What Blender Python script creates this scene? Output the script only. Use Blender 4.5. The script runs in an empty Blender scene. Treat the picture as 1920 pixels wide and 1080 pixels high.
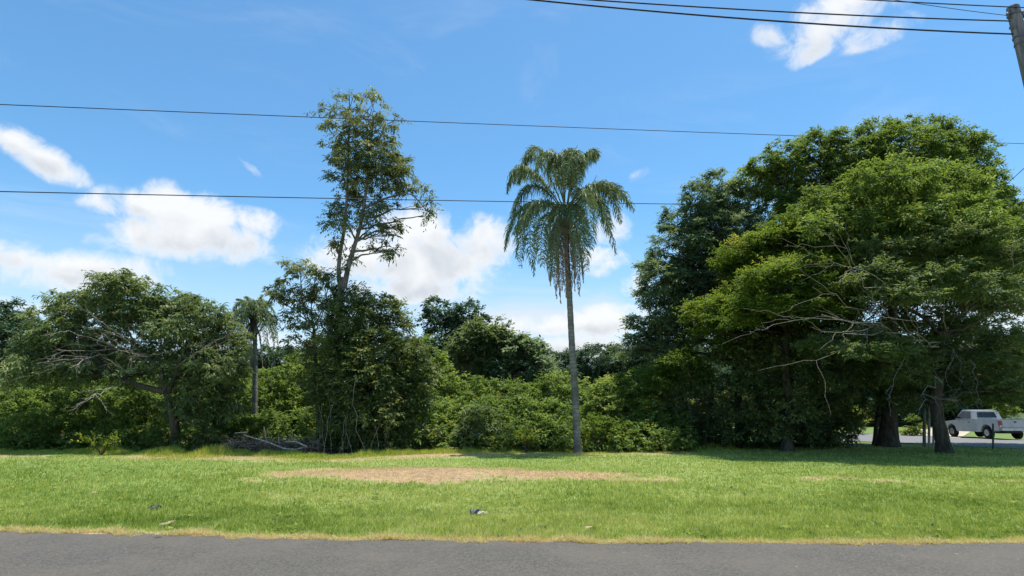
import bpy, bmesh, math, random
import numpy as np
from mathutils import Vector, Matrix

random.seed(7)
RNG = np.random.default_rng(11)
S = bpy.context.scene
COL = S.collection
R = math.radians

# ------------------------------------------------------------ camera
F_PX = 1100.0
PITCH = math.atan(230.0 / F_PX)
CAM_H = 1.6
cam_d = bpy.data.cameras.new('camera')
cam_d.sensor_width = 36.0
cam_d.lens = 36.0 * F_PX / 1920.0
cam_d.clip_start = 0.1
cam_d.clip_end = 3000
cam = bpy.data.objects.new('camera', cam_d)
COL.objects.link(cam)
cam.location = (0, 0, CAM_H)
cam.rotation_euler = (math.pi / 2 + PITCH, 0, 0)
S.camera = cam

# ------------------------------------------------------------ light
SUN_EL, SUN_AZ = 77.0, 55.0          # azimuth from +Y towards +X
S.view_settings.view_transform = 'Standard'
S.view_settings.look = 'None'
S.view_settings.gamma = 1
S.view_settings.exposure = 0.55
sd = bpy.data.lights.new('sun', 'SUN')
sd.energy = 4.6
sd.angle = R(0.53)
sd.color = (1.0, 0.95, 0.87)
sun = bpy.data.objects.new('sun', sd)
COL.objects.link(sun)
to_sun = Vector((math.sin(R(SUN_AZ)) * math.cos(R(SUN_EL)), math.cos(R(SUN_AZ)) * math.cos(R(SUN_EL)), math.sin(R(SUN_EL))))
sun.rotation_euler = to_sun.to_track_quat('Z', 'Y').to_euler()
sun.location = (0, 0, 60)

CP, SP = math.cos(PITCH), math.sin(PITCH)


def ray(px, py):
    x = (px - 960.0) / F_PX
    z = (540.0 - py) / F_PX
    return np.array([x, CP - z * SP, SP + z * CP])


def at(px, py, Y):
    d = ray(px, py)
    return np.array([0, 0, CAM_H]) + d * (Y / d[1])


def ground(px, py, z=0.0):
    d = ray(px, py)
    return np.array([0, 0, CAM_H]) + d * ((z - CAM_H) / d[2])


def mpp(px, py, Y):                     # metres per photo pixel at that spot
    return Y / ray(px, py)[1] / F_PX


# ------------------------------------------------------------ node helpers
class NT:
    def __init__(self, tree):
        self.t = tree
        self.n = tree.nodes
        self.l = tree.links

    def new(self, kind, **kw):
        nd = self.n.new(kind)
        for k, v in kw.items():
            setattr(nd, k, v)
        return nd

    def put(self, sock, val):
        if isinstance(val, bpy.types.NodeSocket):
            self.l.new(val, sock)
        else:
            sock.default_value = val

    def math(self, op, a, b=None, c=None, clamp=False):
        nd = self.new('ShaderNodeMath', operation=op)
        nd.use_clamp = clamp
        self.put(nd.inputs[0], a)
        if b is not None:
            self.put(nd.inputs[1], b)
        if c is not None:
            self.put(nd.inputs[2], c)
        return nd.outputs[0]

    def vmath(self, op, a, b=None):
        nd = self.new('ShaderNodeVectorMath', operation=op)
        self.put(nd.inputs[0], a)
        if b is not None:
            self.put(nd.inputs[1], b)
        return nd.outputs['Value'] if op == 'DOT_PRODUCT' else nd.outputs[0]

    def noise(self, vec, scale, detail=4, rough=0.5, dist=0.0):
        nd = self.new('ShaderNodeTexNoise')
        if vec is not None:
            self.put(nd.inputs['Vector'], vec)
        nd.inputs['Scale'].default_value = scale
        nd.inputs['Detail'].default_value = detail
        nd.inputs['Roughness'].default_value = rough
        nd.inputs['Distortion'].default_value = dist
        return nd.outputs['Fac']

    def mix(self, fac, a, b, blend='MIX'):
        nd = self.new('ShaderNodeMix', data_type='RGBA', blend_type=blend)
        self.put(nd.inputs[0], fac)
        self.put(nd.inputs[6], a)
        self.put(nd.inputs[7], b)
        return nd.outputs[2]

    def ramp(self, fac, stops):
        nd = self.new('ShaderNodeValToRGB')
        el = nd.color_ramp.elements
        while len(el) < len(stops):
            el.new(0.5)
        for e, (p, c) in zip(el, stops):
            e.position = p
            e.color = (c[0], c[1], c[2], 1)
        self.put(nd.inputs[0], fac)
        return nd.outputs[0]

    def smooth(self, v, lo, hi):
        nd = self.new('ShaderNodeMapRange', interpolation_type='SMOOTHSTEP')
        self.put(nd.inputs[0], v)
        nd.inputs[1].default_value = lo
        nd.inputs[2].default_value = hi
        return nd.outputs[0]


def C4(c):
    return (c[0], c[1], c[2], 1.0)


# ------------------------------------------------------------ world: Nishita sky with cumulus
w = bpy.data.worlds.new('World')
S.world = w
w.use_nodes = True
W = NT(w.node_tree)
W.n.clear()
sky = W.new('ShaderNodeTexSky', sky_type='NISHITA')
sky.sun_disc = False
sky.sun_elevation = R(SUN_EL)
sky.sun_rotation = R(SUN_AZ)
sky.air_density = 1.0
sky.dust_density = 0.4
sky.ozone_density = 2.5
tc = W.new('ShaderNodeTexCoord')
D = W.vmath('NORMALIZE', tc.outputs['Generated'])
tint = W.mix(1.0, sky.outputs[0], (0.68, 1.05, 1.15, 1), 'MULTIPLY')
# clouds: soft ellipses in sky directions, broken by fractal noise
big = W.noise(D, 8.5, 5, 0.55, 0.35)
fine = W.noise(D, 24.0, 9, 0.62, 0.5)
nz = W.math('ADD', W.math('MULTIPLY', W.math('SUBTRACT', big, 0.5), 1.5), W.math('MULTIPLY', W.math('SUBTRACT', fine, 0.5), 1.5))


def blob(px, py, rx, ry, ang=0.0, amp=1.0):
    c = ray(px, py)
    c = c / np.linalg.norm(c)
    up = np.array([0, 0, 1.0])
    rt = np.cross(c, up)
    rt /= np.linalg.norm(rt)
    u2 = np.cross(rt, c)
    a = R(ang)
    e1 = rt * math.cos(a) + u2 * math.sin(a)
    e2 = -rt * math.sin(a) + u2 * math.cos(a)
    # angular size: pixels there -> tangent units
    f = F_PX * np.linalg.norm(ray(px, py)) ** 2 ** 0.5
    sx, sy = f / rx, f / ry
    u = W.vmath('DOT_PRODUCT', D, tuple(e1 * sx))
    v = W.vmath('DOT_PRODUCT', D, tuple(e2 * sy))
    r2 = W.math('ADD', W.math('MULTIPLY', u, u), W.math('MULTIPLY', v, v))
    front = W.math('GREATER_THAN', W.vmath('DOT_PRODUCT', D, tuple(c)), 0.3)
    g = W.math('MULTIPLY', W.math('EXPONENT', W.math('MULTIPLY', r2, -0.62)), front)
    return W.math('MULTIPLY', g, amp), W.math('MULTIPLY', v, g)


blobs = [(20, 262, 60, 24, -12, 1.0), (85, 300, 60, 26, -22, 1.0), (290, 385, 80, 26, 0, 0.85), (355, 400, 75, 38, -10, 1.1), (390, 450, 95, 38, -6, 1.1), (290, 445, 80, 34, 0, .85), (220, 385, 60, 24, 5, .6),
         (490, 420, 50, 24, -15, 0.72), (50, 485, 90, 28, -10, 1.0), (150, 510, 110, 40, 0, 0.95), (250, 500, 60, 22, 0, .7), (190, 450, 55, 22, 0, .5), (250, 520, 50, 14, 0, .6),
         (790, 430, 62, 34, 0, 1.1), (900, 465, 62, 44, 0, 1.05), (800, 490, 120, 44, 0, 1.2), (690, 480, 80, 38, 0, 1.0), (780, 540, 110, 22, 0, .85), (635, 480, 62, 34, 0, .95), (610, 500, 40, 22, 0, .8),
         (1150, 430, 30, 28, 0, 0.7), (1130, 490, 46, 24, 0, 0.65), (1195, 530, 26, 24, 0, .75), (1580, 35, 110, 42, 10, 0.72), (1640, 60, 70, 30, 0, 0.62), (1530, 90, 60, 20, 20, 0.6), (1450, 65, 46, 24, -20, 0.5), (1600, 0, 120, 30, 0, .8),
         (1140, 605, 70, 26, 0, 0.9), (1010, 612, 90, 18, 0, 0.75), (1080, 655, 170, 20, 0, 0.9), (467, 312, 40, 12, -38, 0.36), (1195, 330, 34, 14, 25, 0.34),
         (520, 640, 60, 30, 0, 0.7), (60, 575, 90, 16, 0, .6), (1330, 620, 160, 50, 0, .6), (1850, 560, 120, 60, 0, .7)]
msum = None
vsum = None
for b in blobs:
    g, v = blob(*b)
    msum = g if msum is None else W.math('MAXIMUM', msum, g)
    vsum = v if vsum is None else W.math('ADD', vsum, v)
field = W.math('ADD', msum, W.math('MULTIPLY', nz, 0.95))
field = W.math('MULTIPLY', field, W.smooth(msum, 0.05, 0.35))
dens = W.smooth(field, 0.16, 0.92)
# a veil of thin high cloud and whitening towards the horizon
sep = W.new('ShaderNodeSeparateXYZ')
W.put(sep.inputs[0], D)
hz = W.smooth(sep.outputs[2], 0.34, 0.04)
warp = W.new('ShaderNodeMapping')
W.put(warp.inputs[0], D)
warp.inputs['Scale'].default_value = (1.0, 1.0, 3.2)
wisp = W.smooth(W.noise(warp.outputs[0], 3.0, 6, 0.62, 0.8), 0.46, 0.80)
veil = W.math('MULTIPLY', wisp, W.math('ADD', 0.20, W.math('MULTIPLY', hz, 0.70)))
veil = W.math('ADD', veil, W.math('MULTIPLY', hz, 0.58), clamp=True)
cloud_relief = W.math('ADD', W.math('MULTIPLY', vsum, 0.35), W.math('MULTIPLY', W.math('SUBTRACT', W.noise(W.vmath('ADD', D, (0, 0.01, 0.012)), 14.0, 6, 0.5, 0.3), 0.5), 1.3))
shade = W.math('MULTIPLY', W.smooth(cloud_relief, 0.22, -0.35), W.smooth(field, 0.45, 1.1))
cl_col = W.mix(shade, (5.7, 5.8, 5.9, 1), (3.9, 4.15, 4.5, 1))
s1 = W.mix(veil, tint, (4.5, 5.0, 5.6, 1))
s2 = W.mix(W.math('MULTIPLY', dens, 0.97), s1, cl_col)
bg = W.new('ShaderNodeBackground')
W.put(bg.inputs[0], s2)
bg.inputs[1].default_value = 0.118
wo = W.new('ShaderNodeOutputWorld')
W.l.new(bg.outputs[0], wo.inputs[0])

S.render.engine = 'CYCLES'
S.cycles.use_denoising = True
S.cycles.max_bounces = 8
S.cycles.diffuse_bounces = 4
S.cycles.transmission_bounces = 4
S.cycles.glossy_bounces = 2
S.cycles.transparent_max_bounces = 4
S.cycles.sample_clamp_indirect = 4


# ------------------------------------------------------------ object helpers
def tag(o, label=None, cat=None, group=None, kind=None):
    if label:
        o['label'] = label
    if cat:
        o['category'] = cat
    if group:
        o['group'] = group
    if kind:
        o['kind'] = kind
    return o


def empty(name, loc, label, cat, group=None):
    o = bpy.data.objects.new(name, None)
    o.empty_display_size = 0.3
    COL.objects.link(o)
    o.location = loc
    return tag(o, label, cat, group)


def link(name, me, parent=None):
    o = bpy.data.objects.new(name, me)
    COL.objects.link(o)
    if parent is not None:
        o.parent = parent
        o.matrix_parent_inverse = Matrix.Translation(-Vector(parent.location))
    return o


def mesh_np(name, V, faces, k, mat, tint=None, smooth=False, parent=None):
    """faces: (m,k) int array"""
    me = bpy.data.meshes.new(name)
    V = np.ascontiguousarray(V, dtype=np.float32)
    faces = np.ascontiguousarray(faces, dtype=np.int32)
    m = len(faces)
    me.vertices.add(len(V))
    me.vertices.foreach_set('co', V.ravel())
    me.loops.add(m * k)
    me.loops.foreach_set('vertex_index', faces.ravel())
    me.polygons.add(m)
    me.polygons.foreach_set('loop_start', np.arange(0, m * k, k, dtype=np.int32))
    try:
        me.polygons.foreach_set('loop_total', np.full(m, k, dtype=np.int32))
    except Exception:
        pass
    if smooth:
        me.polygons.foreach_set('use_smooth', np.ones(m, dtype=bool))
    me.update(calc_edges=True)
    if tint is not None:
        a = me.attributes.new('tint', 'FLOAT', 'POINT')
        a.data.foreach_set('value', np.ascontiguousarray(tint, dtype=np.float32))
    me.materials.append(mat)
    return link(name, me, parent)


def from_bm(name, bm, mat, parent=None, smooth=False, bevel=0):
    if bevel:
        bmesh.ops.bevel(bm, geom=bm.edges[:], offset=bevel, segments=2, affect='EDGES', clamp_overlap=True)
    me = bpy.data.meshes.new(name)
    bm.normal_update()
    bm.to_mesh(me)
    bm.free()
    if smooth:
        for p in me.polygons:
            p.use_smooth = True
    me.materials.append(mat)
    return link(name, me, parent)


def norm(a):
    return a / np.maximum(np.linalg.norm(a, axis=-1, keepdims=True), 1e-9)


# ------------------------------------------------------------ materials
def leaf_mat(name, stops, trans=0.35, rough=0.45, spec=0.35):
    m = bpy.data.materials.new(name)
    m.use_nodes = True
    T = NT(m.node_tree)
    T.n.clear()
    at_ = T.new('ShaderNodeAttribute', attribute_name='tint')
    col = T.ramp(at_.outputs['Fac'], stops)
    pr = T.new('ShaderNodeBsdfPrincipled')
    T.put(pr.inputs['Base Color'], col)
    pr.inputs['Roughness'].default_value = min(.8, rough + .15)
    pr.inputs['Specular IOR Level'].default_value = spec * .4
    tr = T.new('ShaderNodeBsdfTranslucent')
    tcol = T.mix(1.0, col, (1.6, 1.4, 0.75, 1), 'MULTIPLY')
    T.put(tr.inputs[0], tcol)
    mx = T.new('ShaderNodeMixShader')
    mx.inputs[0].default_value = trans
    T.l.new(pr.outputs[0], mx.inputs[1])
    T.l.new(tr.outputs[0], mx.inputs[2])
    o = T.new('ShaderNodeOutputMaterial')
    T.l.new(mx.outputs[0], o.inputs[0])
    return m


def plain_mat(name, c1, c2, scale=6, rough=0.8, metal=0.0, spec=0.3, bump=0.0, stretch=(1, 1, 1), coat=0.0):
    m = bpy.data.materials.new(name)
    m.use_nodes = True
    T = NT(m.node_tree)
    pr = T.n['Principled BSDF']
    tcn = T.new('ShaderNodeTexCoord')
    mp = T.new('ShaderNodeMapping')
    mp.inputs['Scale'].default_value = stretch
    T.l.new(tcn.outputs['Object'], mp.inputs[0])
    f = T.noise(mp.outputs[0], scale, 5, 0.6)
    T.put(pr.inputs['Base Color'], T.mix(T.smooth(f, 0.32, 0.68), C4(c1), C4(c2)))
    pr.inputs['Roughness'].default_value = rough
    pr.inputs['Metallic'].default_value = metal
    pr.inputs['Specular IOR Level'].default_value = spec
    pr.inputs['Coat Weight'].default_value = coat
    if bump:
        b = T.new('ShaderNodeBump')
        b.inputs['Strength'].default_value = bump
        b.inputs['Distance'].default_value = 0.03
        T.put(b.inputs['Height'], f)
        T.l.new(b.outputs[0], pr.inputs['Normal'])
    return m


M = {}
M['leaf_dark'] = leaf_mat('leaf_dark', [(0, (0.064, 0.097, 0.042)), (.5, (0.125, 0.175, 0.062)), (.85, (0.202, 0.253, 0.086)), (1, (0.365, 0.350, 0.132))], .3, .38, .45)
M['leaf_deep'] = leaf_mat('leaf_deep', [(0, (0.045, 0.089, 0.056)), (.6, (0.083, 0.146, 0.086)), (1, (0.143, 0.210, 0.114))], .25, .5, .3)
M['leaf_mid'] = leaf_mat('leaf_mid', [(0, (0.081, 0.135, 0.038)), (.5, (0.144, 0.229, 0.057)), (.85, (0.218, 0.313, 0.077)), (1, (0.376, 0.419, 0.133))], .4, .42, .4)
M['leaf_olive'] = leaf_mat('leaf_olive', [(0, (0.085, 0.129, 0.053)), (.5, (0.154, 0.220, 0.092)), (.85, (0.233, 0.303, 0.149)), (1, (0.424, 0.416, 0.242))], .38, .42, .4)
M['leaf_bright'] = leaf_mat('leaf_bright', [(0, (0.062, 0.115, 0.023)), (.5, (0.116, 0.188, 0.035)), (.85, (0.205, 0.271, 0.060)), (1, (0.356, 0.354, 0.100))], .5, .45, .3)
M['leaf_tall'] = leaf_mat('leaf_tall', [(0, (0.086, 0.119, 0.053)), (.5, (0.148, 0.197, 0.088)), (.85, (0.220, 0.277, 0.134)), (1, (0.442, 0.374, 0.218))], .4, .35, .5)
M['leaf_blue'] = leaf_mat('leaf_blue', [(0, (0.087, 0.151, 0.090)), (.5, (0.155, 0.238, 0.138)), (1, (0.289, 0.364, 0.196))], .35, .4, .4)
M['palm_leaf'] = leaf_mat('palm_leaf', [(0, (0.073, 0.121, 0.056)), (.5, (0.138, 0.203, 0.095)), (1, (0.273, 0.323, 0.153))], .3, .35, .5)
M['palm_dead'] = leaf_mat('palm_dead', [(0, (.18, .13, .10)), (.5, (.36, .28, .22)), (1, (.50, .42, .35))], .25, .7, .2)
M['grass_blade'] = leaf_mat('grass_blade', [(0, (.15, .23, .035)), (.3, (.31, .39, .095)), (.58, (.50, .55, .19)), (.74, (.54, .49, .30)), (.9, (.52, .39, .21)), (1, (.60, .49, .31))], .35, .5, .25)
M['tall_grass'] = leaf_mat('tall_grass', [(0, (0.105, 0.210, 0.032)), (.5, (0.210, 0.367, 0.048)), (.8, (0.420, 0.490, 0.096)), (1, (0.840, 0.630, 0.256))], .4, .5, .25)
M['litter'] = leaf_mat('litter', [(0, (.09, .065, .045)), (.5, (.22, .155, .11)), (1, (.38, .28, .20))], .15, .8, .2)
M['bark_dark'] = plain_mat('bark_dark', (.035, .028, .020), (.10, .085, .062), 9, .9, bump=.6, stretch=(1, 1, .25))
M['bark_grey'] = plain_mat('bark_grey', (.09, .08, .068), (.24, .215, .18), 8, .85, bump=.6, stretch=(1, 1, .3))
M['bark_pale'] = plain_mat('bark_pale', (.16, .135, .11), (.42, .37, .31), 14, .8, bump=.4)
M['dead_wood'] = plain_mat('dead_wood', (.26, .21, .17), (.55, .47, .39), 14, .8, bump=.3)
M['wire'] = plain_mat('wire_black', (.02, .022, .028), (.035, .038, .045), 3, .6)

# palm trunk: rings of old leaf scars
m = bpy.data.materials.new('palm_trunk')
m.use_nodes = True
T = NT(m.node_tree)
pr = T.n['Principled BSDF']
geo = T.new('ShaderNodeNewGeometry')
sx = T.new('ShaderNodeSeparateXYZ')
T.l.new(geo.outputs['Position'], sx.inputs[0])
n1 = T.noise(geo.outputs['Position'], 2.5, 5, .65)
zz = T.math('ADD', T.math('MULTIPLY', sx.outputs[2], 40.0), T.math('MULTIPLY', n1, 7.0))
ring = T.smooth(T.math('SINE', zz), 0.35, 0.95)
base = T.mix(T.smooth(n1, .3, .7), (.11, .10, .085, 1), (.30, .275, .24, 1))
T.put(pr.inputs['Base Color'], T.mix(T.math('MULTIPLY', ring, .6), base, (.11, .10, .09, 1)))
pr.inputs['Roughness'].default_value = .85
M['palm_trunk'] = m


# ------------------------------------------------------------ ground
def vnoise(x, y, s, seed=0):
    """cheap smooth value noise for layout masks"""
    x = np.asarray(x) / s
    y = np.asarray(y) / s
    xi, yi = np.floor(x).astype(np.int64), np.floor(y).astype(np.int64)
    xf, yf = x - xi, y - yi
    xf, yf = xf * xf * (3 - 2 * xf), yf * yf * (3 - 2 * yf)

    def h(a, b):
        n = (a * 374761393 + b * 668265263 + seed * 1442695041) & 0x7fffffff
        n = ((n ^ (n >> 13)) * 1274126177) & 0x7fffffff
        return ((n ^ (n >> 16)) & 0xffff) / 65535.0
    return (h(xi, yi) * (1 - xf) + h(xi + 1, yi) * xf) * (1 - yf) + (h(xi, yi + 1) * (1 - xf) + h(xi + 1, yi + 1) * xf) * yf


def fbm(x, y, s, seed=0):
    return 0.5 * vnoise(x, y, s, seed) + 0.3 * vnoise(x, y, s / 2.1, seed + 5) + 0.2 * vnoise(x, y, s / 4.3, seed + 9)


edge_px = [(-900, 962), (-300, 984), (0, 996), (300, 1004), (640, 1013), (960, 1016), (1280, 1019), (1600, 1022), (1920, 1020), (2300, 1012), (2900, 1000)]
edge = np.array([ground(*p)[:2] for p in edge_px])


def edge_y(x):
    return np.interp(x, edge[:, 0], edge[:, 1])


back_px = [(0, 851), (200, 851), (420, 853), (620, 857), (800, 851), (1000, 846), (1200, 846), (1320, 842), (1500, 838), (1700, 834), (1920, 834)]
back = np.array([ground(*p)[:2] for p in back_px])


def back_y(x):
    return np.interp(x, back[:, 0], back[:, 1])


mound_c = ground(770, 893)
mound2_c = ground(990, 895)
mound3_c = ground(590, 892)
patch_r = ground(1590, 900)
patch_q = ground(1875, 903)
road2_near = [ground(1500, 826), ground(1620, 829), ground(1700, 832), ground(1800, 838), ground(1920, 843), ground(2300, 852)]
road2_far = [ground(1500, 812.5), ground(1620, 813.5), ground(1700, 815), ground(1800, 822), ground(1920, 826), ground(2300, 831)]
r2n = np.array([p[:2] for p in road2_near])
r2f = np.array([p[:2] for p in road2_far])


def hgt(x, y):
    z = 0.16 * np.exp(-(((x - mound_c[0]) / 2.4) ** 2 + ((y - mound_c[1]) / 1.3) ** 2))
    z = z + 0.06 * np.exp(-(((x - mound2_c[0]) / 2.6) ** 2 + ((y - mound2_c[1]) / 1.0) ** 2))
    e = np.clip((y - edge_y(x)) / 1.2, 0, 1)
    z = z + e * 0.05 * (fbm(x, y, 3.0, 3) - 0.3) * np.clip((27 - y) / 4, 0, 1)
    return z


def dry(x, y):
    """0 lush .. 1 straw / bare, where the lawn is really thin or dead"""
    n = fbm(x, y, 1.6, 21)
    n2 = .5 * fbm(x, y, 0.42, 33) + .5 * fbm(x * .45, y * 1.6, 0.5, 35)
    d = 0.22 + 0.34 * (fbm(x, y, 4.0, 8) - .3)
    pm = 1.25 - np.sqrt(((x - mound_c[0]) / 3.3) ** 2 + ((y - mound_c[1]) / 1.45) ** 2)
    pm = np.maximum(pm, 1.2 - np.sqrt(((x - mound2_c[0] - .2) / 2.6) ** 2 + ((y - mound2_c[1] + .1) / .95) ** 2))
    pm = np.maximum(pm, 0.85 - np.sqrt(((x - mound3_c[0]) / 2.4) ** 2 + ((y - mound3_c[1]) / .9) ** 2))
    pm = np.maximum(pm, 0.30 - np.sqrt(((x - patch_r[0]) / 4.0) ** 2 + ((y - patch_r[1]) / 1.0) ** 2))
    pm = np.maximum(pm, 0.45 - np.sqrt(((x - patch_q[0]) / 1.3) ** 2 + ((y - patch_q[1]) / .6) ** 2))
    pm = pm + .06 + 1.3 * (n - .5) + 1.7 * (n2 - .5)
    d = np.maximum(d, 0.25 + 0.68 * np.clip(pm * 1.8, 0, 1) * (pm > 0))
    ed = y - edge_y(x)
    d = np.maximum(d, 1.0 - np.clip(ed / (0.15 + 0.60 * n * n2), 0, 1) * 0.75)
    bk = np.abs(y - back_y(x) + 1.0) / (0.8 + 2.2 * n)
    bm_ = np.clip(1 - bk, 0, 1) * np.where(x < 7, 1.0, 0.25) * np.clip(3.6 * (fbm(x, y, 3.1, 91) - .30), 0, 1)
    d = np.maximum(d, d + (0.80 - d) * np.clip(bm_ * 2.4 * (n2 + .3), 0, 1))
    return np.clip(d, 0, 1)


def ground_sheet():
    xs = np.concatenate([[-900, -500, -250, -120, -70], np.arange(-45, 45.01, .22), [70, 120, 250, 500, 900]])
    ys = np.concatenate([[-400, -120, -40, -10, 3, 5], np.arange(6.4, 30.01, .14), [31, 32, 34, 36, 38, 40, 45, 55, 70, 100, 180, 350, 900]])
    X, Y = np.meshgrid(xs, ys)
    Z = hgt(X, Y)
    near = (Y > 5) & (Y < 30) & (np.abs(X) < 46)
    Z = np.where(near, Z, 0)
    V = np.stack([X.ravel(), Y.ravel(), Z.ravel()], 1)
    nx, ny = len(xs), len(ys)
    i = np.arange((nx - 1) * (ny - 1))
    a = (i // (nx - 1)) * nx + i % (nx - 1)
    Fc = np.stack([a, a + 1, a + nx + 1, a + nx], 1)
    d = dry(X, Y)
    d = np.where(Y > back_y(X) + .3, np.where(X > ground(1400, 840)[0], .1, 1.7), d)       # leaf litter and soil under the thicket
    m = bpy.data.materials.new('ground_soil_grass')
    m.use_nodes = True
    T = NT(m.node_tree)
    pr = T.n['Principled BSDF']
    at_ = T.new('ShaderNodeAttribute', attribute_name='tint')
    g = T.new('ShaderNodeNewGeometry')
    n = T.noise(g.outputs['Position'], 9, 6, .7)
    n2 = T.noise(g.outputs['Position'], 60, 4, .7)
    f = T.math('ADD', at_.outputs['Fac'], T.math('MULTIPLY', T.math('SUBTRACT', T.math('ADD', n, n2), 1.0), .45))
    stn = T.new('ShaderNodeMapping')
    stn.inputs['Scale'].default_value = (.5, 2.4, 1)
    T.l.new(g.outputs['Position'], stn.inputs[0])
    stv = T.noise(stn.outputs[0], 3.2, 6, .7, .4)
    c = T.ramp(f, [(0, (.09, .14, .03)), (.3, (.19, .27, .055)), (.55, (.32, .33, .12)), (.75, (.36, .28, .15)), (.92, (.46, .30, .145)), (1.0, (.10, .075, .05))])
    c = T.mix(T.math('MULTIPLY', T.smooth(stv, .46, .66), T.smooth(at_.outputs['Fac'], .6, .8)), c, (.31, .22, .135, 1))
    T.put(pr.inputs['Base Color'], c)
    pr.inputs['Roughness'].default_value = .95
    b = T.new('ShaderNodeBump')
    b.inputs['Strength'].default_value = .7
    b.inputs['Distance'].default_value = .03
    T.put(b.inputs['Height'], n2)
    T.l.new(b.outputs[0], pr.inputs['Normal'])
    o = mesh_np('ground', V, Fc, 4, m, tint=d.ravel(), smooth=True)
    tag(o, kind='structure')


ground_sheet()


def strip(name, lo, hi, z, mat, n=140, jit=0.0):
    """sheet between two polylines (lists of xy, same x order)"""
    lo, hi = np.array(lo), np.array(hi)
    t = np.linspace(0, 1, n)

    def samp(p):
        s = np.concatenate([[0], np.cumsum(np.linalg.norm(np.diff(p, axis=0), axis=1))])
        s /= s[-1]
        return np.stack([np.interp(t, s, p[:, 0]), np.interp(t, s, p[:, 1])], 1)
    a, b = samp(lo), samp(hi)
    if jit:
        b[:, 1] += jit * (fbm(b[:, 0], b[:, 1] * 0, .7, 4) - .5) + jit * .6 * (vnoise(b[:, 0], b[:, 0] * 0, .16, 14) - .5)
    k = 6
    V = []
    for j in range(k + 1):
        p = a + (b - a) * j / k
        V.append(np.column_stack([p, np.full(n, z)]))
    V = np.concatenate(V)
    i = np.arange((n - 1) * k)
    q = (i // (n - 1)) * n + i % (n - 1)
    return mesh_np(name, V, np.stack([q, q + 1, q + n + 1, q + n], 1), 4, mat)


def asphalt(name, dark, light):
    m = bpy.data.materials.new(name)
    m.use_nodes = True
    T = NT(m.node_tree)
    pr = T.n['Principled BSDF']
    g = T.new('ShaderNodeNewGeometry')
    agg = T.noise(g.outputs['Position'], 38, 6, .85)
    big = T.noise(g.outputs['Position'], .8, 5, .6)
    mid = T.noise(g.outputs['Position'], 7, 6, .7)
    c = T.mix(T.smooth(agg, .35, .68), C4(dark), C4(light))
    c = T.mix(T.math('MULTIPLY', T.smooth(big, .38, .66), .45), c, (.125, .104, .078, 1))
    c = T.mix(T.math('MULTIPLY', T.smooth(mid, .62, .75), .35), c, (.20, .19, .17, 1))
    vo = T.new('ShaderNodeTexVoronoi')
    mp = T.new('ShaderNodeMapping')
    mp.inputs['Scale'].default_value = (1.0, 2.2, 1)
    T.l.new(g.outputs['Position'], mp.inputs[0])
    T.l.new(mp.outputs[0], vo.inputs['Vector'])
    vo.inputs['Scale'].default_value = 3.2
    sp = T.math('MULTIPLY', T.math('LESS_THAN', T.math('ADD', vo.outputs['Distance'], T.math('MULTIPLY', mid, .12)), .105), T.smooth(big, .5, .56))
    c = T.mix(T.math('MULTIPLY', sp, .7), c, (.42, .41, .38, 1))
    T.put(pr.inputs['Base Color'], c)
    pr.inputs['Roughness'].default_value = .85
    b = T.new('ShaderNodeBump')
    b.inputs['Strength'].default_value = .6
    b.inputs['Distance'].default_value = .01
    T.put(b.inputs['Height'], agg)
    T.l.new(b.outputs[0], pr.inputs['Normal'])
    return m


M['road'] = asphalt('road_asphalt', (.032, .029, .023), (.135, .122, .100))
M['road2'] = asphalt('side_road_asphalt', (.13, .13, .13), (.21, .21, .21))
lo = [(-200, -7)] + [(x, -1.0) for x in np.linspace(-40, 40, 9)] + [(200, -7)]
hi = [(-200, edge[0, 1] + 4)] + [tuple(p) for p in edge] + [(200, edge[-1, 1] + 4)]
xs_ = np.linspace(-60, 60, 700)
tag(strip('road', [(x, -3.0) for x in xs_], [(x, float(edge_y(x))) for x in xs_], .012, M['road'], 900, .26), kind='structure')
tag(strip('side_road', r2n, r2f, .03, M['road2'], 60), kind='structure')
M['sand'] = plain_mat('sandy_soil', (.36, .31, .21), (.50, .44, .32), 2, .95)
sd_ = [ground(1700, 808)[:2], ground(1760, 811)[:2], ground(1835, 812)[:2]]
sf_ = [ground(1700, 802)[:2], ground(1760, 803)[:2], ground(1835, 802)[:2]]
tag(strip('sandy_path', r2f[2:4], [ground(1700, 803)[:2], ground(1828, 805)[:2]], .02, M['sand'], 20), kind='structure')


# ------------------------------------------------------------ blades of grass
def blades(n_pos, h, wd, tint_, lean=.35):
    n = len(n_pos)
    ang = RNG.uniform(0, 2 * np.pi, n)
    side = np.stack([np.cos(ang), np.sin(ang), np.zeros(n)], 1) * (wd / 2)[:, None]
    la = RNG.uniform(0, 2 * np.pi, n)
    ln = RNG.uniform(0, lean, n) * h
    tip = n_pos + np.stack([np.cos(la) * ln, np.sin(la) * ln, h], 1)
    V = np.stack([n_pos - side, n_pos + side, tip], 1).reshape(-1, 3)
    Fc = np.arange(3 * n).reshape(n, 3)
    return V, Fc, np.repeat(tint_, 3)


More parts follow.
